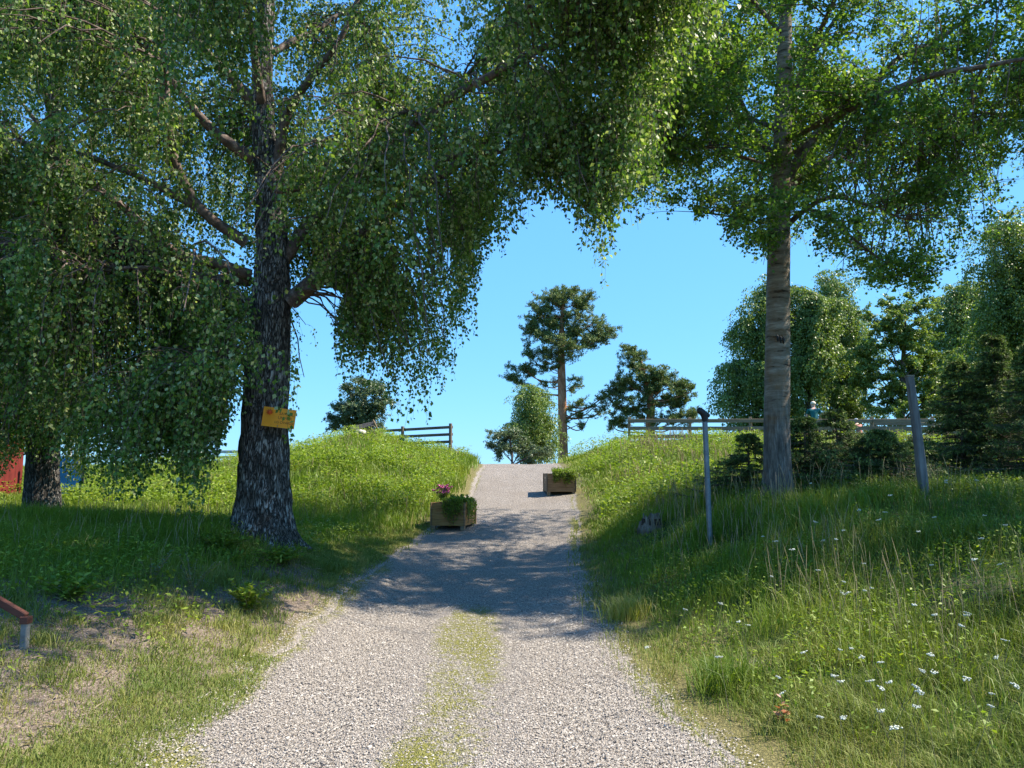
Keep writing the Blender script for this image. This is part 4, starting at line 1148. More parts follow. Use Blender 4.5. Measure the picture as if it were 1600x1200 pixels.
spruce(1378, 790, 12.7, 1.05, 1.15, 'dark bushy spruce with arching boughs left of the leaning post', GS, 140)
spruce(1425, 780, 13.8, .95, 1.0, 'low bright tipped spruce right behind the leaning post', GS, 100, up=.2)
spruce(1510, 775, 14.3, 2.4, 1.0, 'tall dark spruce right of the leaning post', GS, 190)
spruce(1568, 780, 14.0, 2.9, 1.15, 'tallest dark spruce near the right edge of the picture', GS, 220)
spruce(1635, 790, 12.8, 2.6, 1.1, 'dark spruce cut by the right edge of the picture', GS, 200)

# ------------------------------------------------------------------ built things
def boxm(c, s, rot=None, bev=.004):
    """bevelled box -> (V,Q) via bmesh"""
    bm = bmesh.new(); bmesh.ops.create_cube(bm, size=1)
    for v in bm.verts: v.co = Vector((v.co.x * s[0], v.co.y * s[1], v.co.z * s[2]))
    if bev: bmesh.ops.bevel(bm, geom=bm.edges[:], offset=bev, segments=1, affect='EDGES')
    if rot is not None: bmesh.ops.rotate(bm, verts=bm.verts, cent=(0, 0, 0), matrix=rot)
    bmesh.ops.translate(bm, verts=bm.verts, vec=Vector([float(q) for q in c]))
    return bm

def join(bms, name, mat, parent=None, smooth=False):
    me = bpy.data.meshes.new(name); out = bmesh.new()
    for b in bms:
        t = bpy.data.meshes.new('t'); b.to_mesh(t); b.free(); out.from_mesh(t); bpy.data.meshes.remove(t)
    out.to_mesh(me); out.free(); me.materials.append(mat)
    if smooth: me.polygons.foreach_set('use_smooth', [True] * len(me.polygons))
    o = bpy.data.objects.new(name, me); COL.objects.link(o)
    if parent: o.parent = parent
    return o

def beam(p, q, w, h, bev=.006):
    """box from p to q, w across, h high"""
    p = Vector([float(c) for c in p]); q = Vector([float(c) for c in q]); d = q - p
    return boxm((p + q) / 2, (d.length, w, h), d.to_track_quat('X', 'Z').to_matrix(), bev)

def fence(name, pts, label, mat, rails, rh, post_h, group=None, rw=.035, step=2.6, ends=True, gz=None):
    """pts: world XY; rails: heights above the line's ground"""
    base = Vector((pts[0][0], pts[0][1], pts[0][2]))
    o = thing(name, base, label, 'fence', group)
    for (a, b) in zip(pts[:-1], pts[1:]):
        a = np.array(a, float); b = np.array(b, float); L = np.linalg.norm(b - a); n = max(1, int(round(L / step)))
        d = (b - a) / L; nrm = np.array([-d[1], d[0], 0])
        for k in range(n + 1):
            q = a + (b - a) * k / n
            if not (k == 0 and a is not None and not np.allclose(a, pts[0])):
                dz = rg.uniform(-.02, .03)
                join([boxm(q - np.array(base) + [0, 0, (post_h + dz - .35) / 2], (.09, .09, post_h + dz + .35), Euler((rg.uniform(-.01, .01), rg.uniform(-.015, .015), math.atan2(d[1], d[0]))).to_matrix(), .008)], 'post', mat, o)
        for z in rails:
            pr = []
            for k in range(0, n, 2):
                e = min(n, k + 2)
                s0 = a + (b - a) * k / n - np.array(base); s1 = a + (b - a) * e / n - np.array(base)
                off = -nrm * .064
                j = rg.uniform(-.012, .012, 2)
                pr.append(beam(s0 + off + [0, 0, z + j[0]] - d * (.05 if k == 0 else -.004), s1 + off + [0, 0, z + j[1]] + d * (.05 if e == n else -.004), rw, rh))
            join(pr, 'rail', mat, o)
    return o

def gp(x, y, Y, z=None):
    p = at(x, y, Y); return [p[0], Y, (hz(p[0], Y) if z is None else z)]
# pale fence on the right mound; top rail at pixel row 657
zt = at(1000, 652, 27)[2]
fz = zt - 1.0
fence('plank_fence', [(at(981, 0, 27)[0] * 0 + (981 - 800) / F * 27.3, 27, fz), ((1450 - 800) / F * 27.3, 27, fz)], 'long pale plank fence along the top of the right mound', M['fence_wood'], [.87, .60, .33], .13, 1.0, step=2.1)
fence('plank_fence', [((1395 - 800) / F * 27.3, 28.6, fz), ((1540 - 800) / F * 28.5, 28.6, fz - .05)], 'short weathered fence stretch behind the dark spruces', M['fence_wood'], [.87, .60], .12, 1.0, step=2.1)
ztl = at(704, 661, 27)[2]; fl = ztl - 1.0
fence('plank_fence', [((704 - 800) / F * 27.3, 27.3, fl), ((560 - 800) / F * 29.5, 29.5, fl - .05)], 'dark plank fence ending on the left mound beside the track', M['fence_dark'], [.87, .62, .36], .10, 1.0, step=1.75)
p1 = at(498, 702, 34); p2 = at(380, 703, 34)
fence('plank_fence', [(p1[0], 34, p1[2] - 1.0), (p2[0], 34, p2[2] - 1.0), (p2[0] - 6, 35, p2[2] - 1.0)], 'far grey fence showing between the big birch trunk and the left mound', M['fence_far'], [.93, .68, .42], .13, 1.0, step=2.4)

# weathered board panel and pale stone on the mound top
c = at(568, 664, 26.5)
t_ = thing('board_panel', (c[0], 26.5, c[2]), 'weathered grey board panel lying tilted on top of the left mound', 'board panel')
join([boxm((0, -.0 - .1 * k, -.05 * k), (.86, .115, .03), Euler((-.5, -.22, .0)).to_matrix(), .004) for k in range(4)], 'board', M['grey_wood'], t_)
join([boxm((.43, -.15, .02), (.035, .5, .07), Euler((-.5, -.22, .0)).to_matrix(), .004)], 'end_batten', M['fence_wood'], t_)
join([boxm((-.2, 0, -.3), (.08, .08, .6), None, .004)], 'prop', M['fence_wood'], t_)
def rock(name, p, s, mat, label, cat, sub=3):
    bm = bmesh.new(); bmesh.ops.create_icosphere(bm, subdivisions=sub, radius=1)
    for v in bm.verts:
        k = 1 + .35 * (float(fnoise(v.co.x * 1.3 + 5 + p[0], v.co.y * 1.3 + v.co.z, 3)) - .5)
        v.co = Vector((v.co.x * s[0] * k, v.co.y * s[1] * k, v.co.z * s[2] * k))
    o = join([bm], name, mat, smooth=True); o.location = Vector([float(q) for q in p]); return tag(o, label, cat)
c = at(563, 676, 25.6); rock('stone', (c[0], 25.6, c[2]), (.2, .15, .12), M['stone'], 'pale rounded stone below the board panel on the left mound', 'stone')

# planters
def planter(px, py, Y, w, d, h, rz, label, mat, boards=4):
    p = at(px, py, Y); z = hz(p[0], Y)
    z -= .03
    o = thing('planter_box', (p[0], Y, z), label, 'planter', 'wooden planter boxes on the track', rz)
    bh = (h - .07) / boards
    for sx, sy, nm in ((0, -1, 'front'), (0, 1, 'front'), (1, 0, 'side'), (-1, 0, 'side')):
        bs = []
        for k in range(boards):
            zz = .07 + bh * (k + .5)
            if sx == 0: bs.append(boxm((0, sy * (d / 2 - .012), zz), (w - .03, .024, bh - .005), None, .003))
            else: bs.append(boxm((sx * (w / 2 - .012), 0, zz), (.024, d - .05, bh - .005), None, .003))
        join(bs, 'board_wall', mat, o)
    for sx in (-1, 1):
        for sy in (-1, 1):
            join([boxm((sx * (w / 2 - .04), sy * (d / 2 - .05), .05), (.08, .08, .24), None, .004)], 'foot', M['fence_wood'], o)
            join([boxm((sx * (w / 2 + .003), sy * (d / 2 - .0), .07 + (h - .07) / 2), (.03, .045, h - .07), None, .003)], 'corner_batten', M['planter_wood_dark'] if mat is M['planter_wood'] else M['fence_dark'], o)
    join([boxm((0, 0, h - .03), (w - .06, d - .06, .04), None, .002)], 'soil', M['soil'], o)
    return o, np.array([p[0], Y, z])
pl1, c1 = planter(709, 816, 15.5, .67, .80, .52, R(-13), 'nearer wooden planter box at the left edge of the track, with pink flowers', M['planter_wood'])
pl2, c2 = planter(874, 771, 20.0, .72, .8, .54, R(4), 'further wooden planter box at the right edge of the track, greenery only', M['planter_wood_dark'])

def trailing(o_c, rz, w, d, h, xs, label, n=70, spill=(.1, .38), right=True):
    """bushy plant in the box whose shoots hang over the front and the right side"""
    org = o_c + [0, 0, h]
    o = thing('trailing_plant', org, label, 'plant', 'trailing plants in the planter boxes', rz)
    L = Acc(); B = Acc()
    K = 7; t = np.linspace(0, 1, K)
    SP = []
    for i in range(n):
        x = rg.uniform(*xs); s = rg.uniform(*spill) * (1 + .3 * math.sin(x * 17)); 
        if right and rg.random() < .35:
            y0 = rg.uniform(-d / 2 + .05, d / 2 - .1)
            q = [(w / 2 - .15, y0, -.03), (w / 2 - .05, y0, .07), (w / 2 + .045, y0, .03), (w / 2 + .06, y0, -s * .5), (w / 2 + .05, y0 + rg.normal(0, .02), -s)]
        else:
            q = [(x, -d / 2 + .2, -.03), (x, -d / 2 + .05, .07), (x + rg.normal(0, .02), -d / 2 - .045, .03), (x, -d / 2 - .06, -s * .5), (x + rg.normal(0, .03), -d / 2 - .05, -s)]
        P, _ = resample(np.array(q), [1] * 5, 1)
        f = np.linspace(0, len(P) - 1, K); i0 = np.clip(f.astype(int), 0, len(P) - 2); fr = (f - i0)[:, None]
        SP.append(P[i0] * (1 - fr) + P[i0 + 1] * fr)
    for i in range(60):
        x = rg.uniform(*xs); y = rg.uniform(-d / 2 + .05, d / 2 - .1); hh = rg.uniform(.06, .17)
        SP.append(np.stack([x + rg.normal(0, .05) * t, y + rg.normal(0, .05) * t, -.02 + hh * t], -1))
    SP = np.array(SP)
    V, Q = btubes(SP, np.full(SP.shape[:2], .003), 3); B.add(V, Q)
    m = len(SP); li = np.repeat(np.arange(m), 42); N = len(li); q = rg.random(N); f = q * (K - 1); i0 = np.clip(f.astype(int), 0, K - 2); fr = (f - i0)[:, None]
    p = SP[li, i0] * (1 - fr) + SP[li, i0 + 1] * fr + rg.normal(0, .012, (N, 3))
    V, Q, t_ = leaves(p, norm(rg.normal(size=(N, 3)) + [0, -.3, -.2]), rg.uniform(.02, .04, N), .8); L.add(V, Q, None, t_)
    B.build('stems', M['limb'], o); L.build('foliage', M['herb'], o)
trailing(c1, R(-13), .67, .80, .52, (-.1, .31), 'green trailing plant spilling over the front of the nearer planter', 80)
trailing(c2, R(4), .72, .8, .54, (-.2, .34), 'green trailing plant covering the further planter and its front', 95, (.05, .3))

def pink_flowers(x, y, Y, base):
    q = at(x, y, Y)
    o = thing('flowering_plant', (base[0], base[1], base[2]), 'pink flowering plant in the left back corner of the nearer planter', 'plant')
    B = Acc(); L = Acc(); Fl = Acc()
    for i in range(60):
        top = np.array([rg.normal(0, .075), rg.normal(0, .07), rg.uniform(.22, .38)])
        P = np.array([[0, 0, 0], top * [.4, .4, .5], top])
        V, Q = btubes(P[None], np.array([[.004, .003, .003]]), 3); B.add(V, Q)
        n = 16; d = norm(rg.normal(size=(n, 3)) * [1, 1, .5] + [0, 0, .3])
        V, Q, t = leaves(np.repeat(top[None], n, 0), d, rg.uniform(.022, .04, n), .8); Fl.add(V, Q, None, t)
        n = 10; u = rg.random((n, 1)); p = top * u
        V, Q, t = leaves(p, norm(rg.normal(size=(n, 3))), rg.uniform(.03, .06, n), .6); L.add(V, Q, None, t)
    B.build('stems', M['limb'], o); L.build('foliage', M['herb'], o); Fl.build('blossoms', M['pink'], o)
c_ = c1 + np.array([-.2, .05, .47]); pink_flowers(697, 760, 15.5, c_)

# metal post with a black rubber elbow on top
p = at(1110, 848, 10.4); z0 = hz(p[0], 10.4); top = at(1101, 652, 10.4)
o = thing('metal_post', (p[0], 10.4, z0), 'thin grey steel pipe post with black bent rubber cap in the grass', 'post')
V, Q = btubes(np.array([[[0, 0, -.2], [(top[0] - p[0]) / 2, 0, (top[2] - z0) / 2], [top[0] - p[0], 0, top[2] - z0]]]), np.full((1, 3), .036), 20)
mk('pipe', V, [Q], M['zinc'], o, smooth=True)
tx_, tz_ = top[0] - p[0], top[2] - z0
P, r = resample([(tx_ + .01, 0, tz_ - .06), (tx_, 0, tz_), (tx_ - .012, 0, tz_ + .045), (tx_ - .055, 0, tz_ + .085), (tx_ - .085, 0, tz_ + .10), (tx_ - .1, 0, tz_ + .105)], [.044, .046, .05, .046, .04, .012], .012)
V, Q = btubes(P[None], r[None], 16); A = Acc(); A.add(V, Q)
P, r = resample([(tx_, 0, tz_ + .02), (tx_ + .035, 0, tz_ + .03), (tx_ + .06, 0, tz_ + .015), (tx_ + .068, 0, tz_ + .01)], [.03, .034, .028, .008], .01)
V, Q = btubes(P[None], r[None], 12); A.add(V, Q)
A.build('rubber_cap', M['rubber'], o, smooth=True)

# leaning wooden post
p = at(1447, 802, 10.6); z0 = hz(p[0], 10.6); top = at(1421, 588, 10.6)
o = thing('wooden_post', (p[0], 10.6, z0), 'weathered grey square wooden post leaning left in tall grass on the right bank', 'post')
bm = bmesh.new(); K = 14; rings = []
tv = Vector((top[0] - p[0], 0, top[2] - z0))
for i in range(K):
    t = i / (K - 1); c = Vector((0, 0, -.2)) + (tv - Vector((0, 0, -.2))) * t
    w = .058 - .014 * t + rg.uniform(-.002, .002); bend = .012 * math.sin(t * 3.1)
    rings.append([bm.verts.new(c + Vector((a * w + bend, b * w, 0))) for a, b in ((-.8, -1), (.75, -1), (1, -.8), (1, .8), (.8, 1), (-.8, 1), (-1, .8), (-1, -.8))])
for a, b in zip(rings[:-1], rings[1:]):
    for k in range(8): bm.faces.new((a[k], a[(k + 1) % 8], b[(k + 1) % 8], b[k]))
bm.faces.new(rings[-1]); join([bm], 'timber', M['grey_wood'], o)
join([boxm(tv + Vector((0, 0, .004)), (.1, .1, .02), None, .006)], 'weathered_top', M['fence_wood'], o)

# stump
def stump(x, y, Y):
    p = at(x, y, Y); z = hz(p[0], Y)
    o = thing('tree_stump', (p[0], Y, z), 'small rotten grey tree stump in the grass between track and metal post', 'stump')
    sides = 40; zs = np.linspace(-.1, .26, 12); V = []
    for i, zz in enumerate(zs):
        for k in range(sides):
            a = 2 * math.pi * k / sides
            rr = .17 * (1 + .35 * math.exp(-max(0, zz) / .08)) * (1 + .55 * (float(vnoise(a * 4.5, 1.0, 3)) - .5) + .12 * (float(vnoise(a * 9, zz * 6, 4)) - .5))
            top = .26 * (.45 + .75 * float(vnoise(a * 3.6, 2.0, 7)))
            V.append((rr * .85 * math.cos(a), rr * .85 * math.sin(a), min(zz, top) if zz > 0 else zz))
    idx = np.arange(len(zs) * sides).reshape(len(zs), sides); nx = np.roll(idx, -1, 1)
    Q = np.stack([idx[:-1], nx[:-1], nx[1:], idx[1:]], -1).reshape(-1, 4)
    mk('wood', np.array(V), [Q], M['stump_wood'], o)
    bm = bmesh.new(); bmesh.ops.create_cone(bm, cap_ends=True, segments=24, radius1=.165, radius2=.15, depth=.1)
    bmesh.ops.translate(bm, verts=bm.verts, vec=(0, 0, .12)); join([bm], 'rotten_heart', M['soil'], o)
stump(1017, 803, 12.6)

# yellow sign on the birch
sc = at(436, 653, YB - .34)
o = thing('warning_sign', sc, 'bent yellow sign with brown lettering nailed to the big birch trunk', 'sign')
o.rotation_euler = (0, R(6.5), R(8)); o.scale = (.92, 1, .9)
bm = bmesh.new(); nx_, W_, H_ = 16, .46, .285; g = {}
def bendy(x): return .03 * math.cos(x * 7) + (.10 * (x + .12) ** 2 * 8 if x < -.12 else 0)
for s in (0, 1):
    for i in range(nx_ + 1):
        for j in range(5):
            x = -W_ / 2 + W_ * i / nx_; zz = -H_ / 2 + H_ * j / 4
            g[s, i, j] = bm.verts.new((x, -bendy(x) * .7 + s * .003, zz))
for i in range(nx_):
    for j in range(4):
        bm.faces.new((g[0, i, j], g[0, i + 1, j], g[0, i + 1, j + 1], g[0, i, j + 1])); bm.faces.new((g[1, i, j + 1], g[1, i + 1, j + 1], g[1, i + 1, j], g[1, i, j]))
for i in range(nx_):
    bm.faces.new((g[0, i + 1, 0], g[0, i, 0], g[1, i, 0], g[1, i + 1, 0])); bm.faces.new((g[0, i, 4], g[0, i + 1, 4], g[1, i + 1, 4], g[1, i, 4]))
for j in range(4):
    bm.faces.new((g[0, 0, j], g[0, 0, j + 1], g[1, 0, j + 1], g[1, 0, j])); bm.faces.new((g[0, nx_, j + 1], g[0, nx_, j], g[1, nx_, j], g[1, nx_, j + 1]))
join([bm], 'plate', M['sign'], o, smooth=False)
for k, (txt, zz, xx) in enumerate((('SAVNEL', .055, .10), ('UMMER', -.008, .085), ('LG OVARDE', -.072, .085))):
    cu = bpy.data.curves.new('lettering', 'FONT'); cu.body = txt; cu.size = .058 if k < 2 else .05; cu.align_x = 'CENTER'; cu.extrude = .0006
    tmp = bpy.data.objects.new('tmp', cu); COL.objects.link(tmp)
    bpy.context.view_layer.update()
    me = bpy.data.meshes.new_from_object(tmp.evaluated_get(bpy.context.evaluated_depsgraph_get()))
    bpy.data.objects.remove(tmp)
    for v in me.vertices:
        X_, Z_ = v.co.x + xx, v.co.y + zz - .01; v.co = Vector((X_, -bendy(X_) * .7 - .0025 - (.001 if v.co.z > 0 else 0), Z_))
    me.materials.clear(); me.materials.append(M['sign_ink'])
    t = bpy.data.objects.new('lettering', me); COL.objects.link(t); t.parent = o
A = Acc()
for k in range(9):
    a = k * .7; P_ = np.array([[-.135, -.033, .07], [-.135 + .05 * math.cos(a), -.036, .07 + .045 * math.sin(a)]])
    V, Q = btubes(P_[None], np.array([[.014, .004]]), 5); A.add(V * [1, 1, 1], Q)
A.build('red_emblem', M['sign_red'], o)
for xx, zz in ((-.02, .12), (.0, -.12)):
    bm = bmesh.new(); bmesh.ops.create_uvsphere(bm, u_segments=8, v_segments=6, radius=.009); bmesh.ops.translate(bm, verts=bm.verts, vec=(xx, -.028, zz)); join([bm], 'nail', M['zinc'], o, smooth=True)

# red shed at the left edge
ys = 17.0
xs_ = (38 - 800) / F * (ys + 3.0); zb = hz(xs_, ys); ze = at(20, 650, ys)[2]
o = thing('red_shed', (xs_, ys, zb), 'red painted board shed with a pale eave, cut by the left edge', 'shed')
Hs = ze - zb
bd = []
for k in range(30): bd.append(boxm((-.075 - .15 * k, .0, Hs / 2 - .05), (.146, .03, Hs - .1 + .1), None, .003))
for k in range(30): bd.append(boxm((-.15 * k, -.024, Hs / 2 - .05), (.04, .018, Hs), None, .002))
join(bd, 'board_wall', M['red_wood'], o)
join([boxm((.01, 1.5 + .02 + .15 * 0, Hs / 2 - .05), (.03, 3.0, Hs), None, .003)], 'side_wall', M['red_wood'], o)
join([boxm((-2.2, -.35, Hs + .02), (4.7, .03, .17), None, .004)], 'fascia', M['fence_wood'], o)
join([beam((-4.5, -.4, Hs + .09), (.2, -.4, Hs + .09), .9, .03), boxm((-2.15, 1.3, Hs + .45), (4.75, 3.6, .04), Euler((.26, 0, 0)).to_matrix(), .004)], 'roof', M['tin'], o)
rt = join([boxm((-2.15, 3.0, Hs / 2 - .05), (4.3, .03, Hs), None, .003)], 'back_wall', M['red_wood'], o)

# blue canvas on a dark frame, with a white pole beside it
ybl = 19.0
pb = at(107, 795, ybl); zb = hz(pb[0], ybl); zt1 = at(107, 712, ybl)[2]
o = thing('canvas_screen', (pb[0], ybl, zb), 'blue canvas screen on a dark frame behind the hanging birch strands', 'screen')
w2 = .28; hh = zt1 - zb
bm = bmesh.new(); gg = {}
for i in range(13):
    for j in range(9):
        gg[i, j] = bm.verts.new((-w2 + 2 * w2 * i / 12, .02 * math.sin(i * 1.1) + .01 * math.sin(j * 1.7 + i), .06 + (hh - .1) * j / 8))
for i in range(12):
    for j in range(8): bm.faces.new((gg[i, j], gg[i + 1, j], gg[i + 1, j + 1], gg[i, j + 1]))
cv = join([bm], 'canvas', M['blue'], o, smooth=True)
md = cv.modifiers.new('s', 'SOLIDIFY'); md.thickness = .004
join([beam((-w2 - .03, 0, -.1), (-w2 - .03, 0, hh + .05), .04, .04), beam((w2 + .03, 0, -.1), (w2 + .03, 0, hh + .05), .04, .04), beam((-w2, -.04, hh - .03), (w2, -.04, hh - .03), .035, .035), beam((-w2, -.04, hh * .28), (w2, -.04, hh * .28), .035, .035)], 'frame', M['dark_metal'], o)
pw = at(103, 790, 20); zw = hz(pw[0], 20); tw = at(103, 655, 20)
o = thing('white_pole', (pw[0], 20, zw), 'thin white pole standing behind the blue canvas screen', 'pole')
V, Q = btubes(np.array([[[0, 0, -.1], [0, 0, (tw[2] - zw) * .5], [0, 0, tw[2] - zw]]]), np.array([[.05, .05, .045]]), 12); mk('shaft', V, [Q], M['white_paint'], o, smooth=True)
bm = bmesh.new(); bmesh.ops.create_uvsphere(bm, u_segments=12, v_segments=8, radius=.055); bmesh.ops.translate(bm, verts=bm.verts, vec=(0, 0, tw[2] - zw)); join([bm], 'cap', M['white_paint'], o, smooth=True)

# low brown beam on a short concrete post, bottom left
p = at(38, 1006, 5.5); z0 = hz(p[0], 5.5)
o = thing('low_barrier', (p[0], 5.5, z0), 'brown sloping beam resting on a short grey post on the bare left bank', 'barrier')
zt2 = at(38, 972, 5.5)[2] - z0
join([boxm((0, 0, zt2 / 2 - .12), (.046, .046, zt2 + .24), None, .006)], 'post', M['concrete'], o)
join([beam((-.0, .0, zt2 + .035), (-1.3, .25, zt2 + .62), .04, .055)], 'beam', M['brown_beam'], o)
join([boxm((0, 0, zt2 + .015), (.06, .06, .05), None, .004)], 'bracket', M['brown_beam'], o)

# ------------------------------------------------------------------ people
def skin_body(name, J, E, mat, parent, levels=2):
    """J: {name:(x,y,z,r)}, E: edges; a Skin modifier grown into one continuous surface"""
    ks = list(J); me = bpy.data.meshes.new(name)
    me.from_pydata([J[k][:3] for k in ks], [(ks.index(a), ks.index(b)) for a, b in E], [])
    ob = bpy.data.objects.new(name, me); COL.objects.link(ob)
    sk = ob.modifiers.new('skin', 'SKIN'); ss = ob.modifiers.new('sub', 'SUBSURF'); ss.levels = levels; ss.render_levels = levels
    for i, k in enumerate(ks):
        r = J[k][3]; v = me.skin_vertices[0].data[i]; v.radius = (r, r) if not isinstance(r, tuple) else r
        v.use_root = (i == 0)
    bpy.context.view_layer.update()
    m2 = bpy.data.meshes.new_from_object(ob.evaluated_get(bpy.context.evaluated_depsgraph_get()))
    bpy.data.objects.remove(ob)
    m2.name = name; m2.materials.clear(); m2.materials.append(mat); m2.polygons.foreach_set('use_smooth', [True] * len(m2.polygons))
    o = bpy.data.objects.new(name, m2); COL.objects.link(o); o.parent = parent
    return o

def person(loc, rz, label, shirt, hair, H=1.76, lean=.22, crouch=False, capm=None):
    o = thing('person', loc, label, 'person', None, rz)
    k = H / 1.76; ly = lean
    # figure faces +Y (away from the track); the torso leans forwards
    J = {'pelvis': (0, 0, .94, .125), 'waist': (0, .03 * ly / .22, 1.08, .115), 'chest': (0, ly * .6, 1.28, .14), 'upper': (0, ly * .85, 1.40, .115), 'neck': (0, ly * 1.0, 1.50, .055), 'head0': (0, ly * 1.1, 1.57, .075), 'head1': (0, ly * 1.15, 1.655, .088), 'head2': (0, ly * 1.15, 1.71, .06)}
    E = [('pelvis', 'waist'), ('waist', 'chest'), ('chest', 'upper'), ('upper', 'neck'), ('neck', 'head0'), ('head0', 'head1'), ('head1', 'head2')]
    for s, n in ((-1, 'l'), (1, 'r')):
        J.update({n + 'sh': (s * .19, ly * .85, 1.40, .062), n + 'el': (s * .26, ly * .85 + .06, 1.14, .042), n + 'wr': (s * .24, ly + .2, .94, .028), n + 'ha': (s * .235, ly + .25, .88, .035),
                  n + 'hp': (s * .10, 0, .88, .095), n + 'kn': (s * .12, .03, .48, .062), n + 'an': (s * .12, -.02, .09, .042), n + 'to': (s * .13, .13, .035, .035)})
        E += [('upper', n + 'sh'), (n + 'sh', n + 'el'), (n + 'el', n + 'wr'), (n + 'wr', n + 'ha'), ('pelvis', n + 'hp'), (n + 'hp', n + 'kn'), (n + 'kn', n + 'an'), (n + 'an', n + 'to')]
    sc = lambda D, f=1.0: {a: (b[0] * k, b[1] * k, b[2] * k, b[3] * k * f) for a, b in D.items()}
    skin_body('body', sc(J), E, M['skin'], o)
    sh = {a: J[a] for a in ('waist', 'pelvis', 'chest', 'upper', 'lsh', 'rsh')}
    sh['neckb'] = (0, ly * .95, 1.455, .075)
    for s, n in ((-1, 'l'), (1, 'r')):
        a, b = np.array(J[n + 'sh']), np.array(J[n + 'el']); sh[n + 'sl'] = tuple(a + (b - a) * .6)
    sh = {a: (b[0], b[1], b[2], b[3] + .02) for a, b in sh.items()}
    skin_body('shirt', sc(sh), [('pelvis', 'waist'), ('waist', 'chest'), ('chest', 'upper'), ('upper', 'neckb'), ('upper', 'lsh'), ('upper', 'rsh'), ('lsh', 'lsl'), ('rsh', 'rsl')], shirt, o)
    tr_ = {a: J[a] for a in ('pelvis', 'lhp', 'rhp', 'lkn', 'rkn', 'lan', 'ran')}; tr_ = {a: (b[0], b[1], b[2] - (.06 if a == 'pelvis' else 0), b[3] + .018) for a, b in tr_.items()}
    skin_body('trousers', sc(tr_), [('pelvis', 'lhp'), ('pelvis', 'rhp'), ('lhp', 'lkn'), ('rhp', 'rkn'), ('lkn', 'lan'), ('rkn', 'ran')], M['trousers'], o)
    bm = bmesh.new(); bmesh.ops.create_uvsphere(bm, u_segments=20, v_segments=14, radius=.098 * k)
    for v in list(bm.verts):
        v.co.y *= 1.12
        if v.co.z < -.035 * k or (v.co.y > .055 * k and v.co.z < .03 * k): v.co *= .80
    bmesh.ops.translate(bm, verts=bm.verts, vec=(0, (ly * 1.14) * k, 1.665 * k))
    join([bm], 'cap' if capm else 'hair', capm or hair, o, smooth=True)
    # ears and nose
    for s in (-1, 1):
        bm = bmesh.new(); bmesh.ops.create_uvsphere(bm, u_segments=8, v_segments=6, radius=.022); bmesh.ops.scale(bm, verts=bm.verts, vec=(.4, .8, 1.3)); bmesh.ops.translate(bm, verts=bm.verts, vec=(s * .09 * k, ly * 1.14 * k, 1.63 * k)); join([bm], 'ear', M['skin'], o, smooth=True)
    return o
pp = at(1272, 626, 29.5)
person((pp[0], 29.5, pp[2] - 1.76), R(-12), 'person in a teal t-shirt with fair hair seen from behind beyond the fence', M['teal'], M['hair'])
pp = at(1343, 653, 29.2)
person((pp[0], 29.2, pp[2] - 1.35), R(15), 'person in a white cap whose head barely shows above the spruces', M['rosy'], M['hair'], H=1.35, capm=M['cap'])

# ------------------------------------------------------------------ single plants
def yarrow_mesh(seed):
    r_ = np.random.default_rng(seed); V0 = Acc(); H = r_.uniform(.34, .5)
    V, Q = btubes(np.array([[[0, 0, 0], [.02, 0, H * .5], [.03 * r_.normal(), .02, H]]]), np.array([[.003, .0025, .002]]), 4)
    S = (V, Q)
    Fl = Acc(); top = np.array([0.0, .02, H])
    for i in range(16):
        a = r_.uniform(0, 6.28); q = r_.uniform(0, .038)
        c = top + [math.cos(a) * q, math.sin(a) * q, r_.uniform(0, .008)]
        n = 6; an = np.arange(n) * 6.283 / n; rr = .009
        ring = c + np.stack([np.cos(an) * rr, np.sin(an) * rr, np.zeros(n)], -1)
        VV = np.concatenate([[c + [0, 0, .004]], ring, [c - [0, 0, .006]]])
        T = [[0, 1 + k, 1 + (k + 1) % n] for k in range(n)] + [[7, 1 + (k + 1) % n, 1 + k] for k in range(n)]
        Fl.add(VV, None, np.array(T))
    return S, Fl
protos = []
for s in range(4):
    (V, Q), Fl = yarrow_mesh(100 + s)
    VF = np.concatenate(Fl.V); TF = np.concatenate(Fl.T)
    st = bpy.data.meshes.new('stem')
    protos.append(((V, Q), (VF, TF)))
ymeshes = []
for (V, Q), (VF, TF) in protos:
    a = mk('stem', V, [Q], M['straw']); b = mk('umbel', VF, [TF], M['white_petal'])
    ymeshes.append((a.data, b.data)); bpy.data.objects.remove(a); bpy.data.objects.remove(b)
ypos = [(1185, 915), (1285, 920), (1300, 905), (1355, 920), (1365, 925), (1340, 945), (1166, 964), (1170, 968), (1282, 902), (1428, 962), (1488, 940), (1505, 968), (1497, 985), (1468, 1005), (1414, 1012), (1292, 1016), (1300, 1025), (1330, 1045), (1352, 1055), (1380, 1030), (1375, 1040), (1388, 1055), (1392, 1068), (1368, 1065), (1332, 1072), (1438, 1066), (1262, 1060), (1190, 1052), (1140, 1050), (1405, 1118), (1410, 1122), (1460, 1105), (1258, 1134), (1340, 1138), (1550, 1056), (1540, 1072), (1555, 1090), (1584, 958), (1580, 1020), (1310, 848), (1260, 830), (1330, 855), (1375, 800), (1498, 752), (1520, 755), (1410, 790), (1395, 812), (1440, 830), (1480, 818), (1300, 870), (1350, 880), (1460, 880), (1530, 860), (1570, 830), (1220, 850), (1196, 842), (1240, 880), (1110, 975), (1010, 990), (1045, 960), (1392, 1105), (1480, 1060), (1505, 1090), (1425, 1080), (1310, 1090), (1565, 905), (1590, 870), (1540, 800), (1340, 795), (1280, 770), (1555, 985), (1470, 760)]
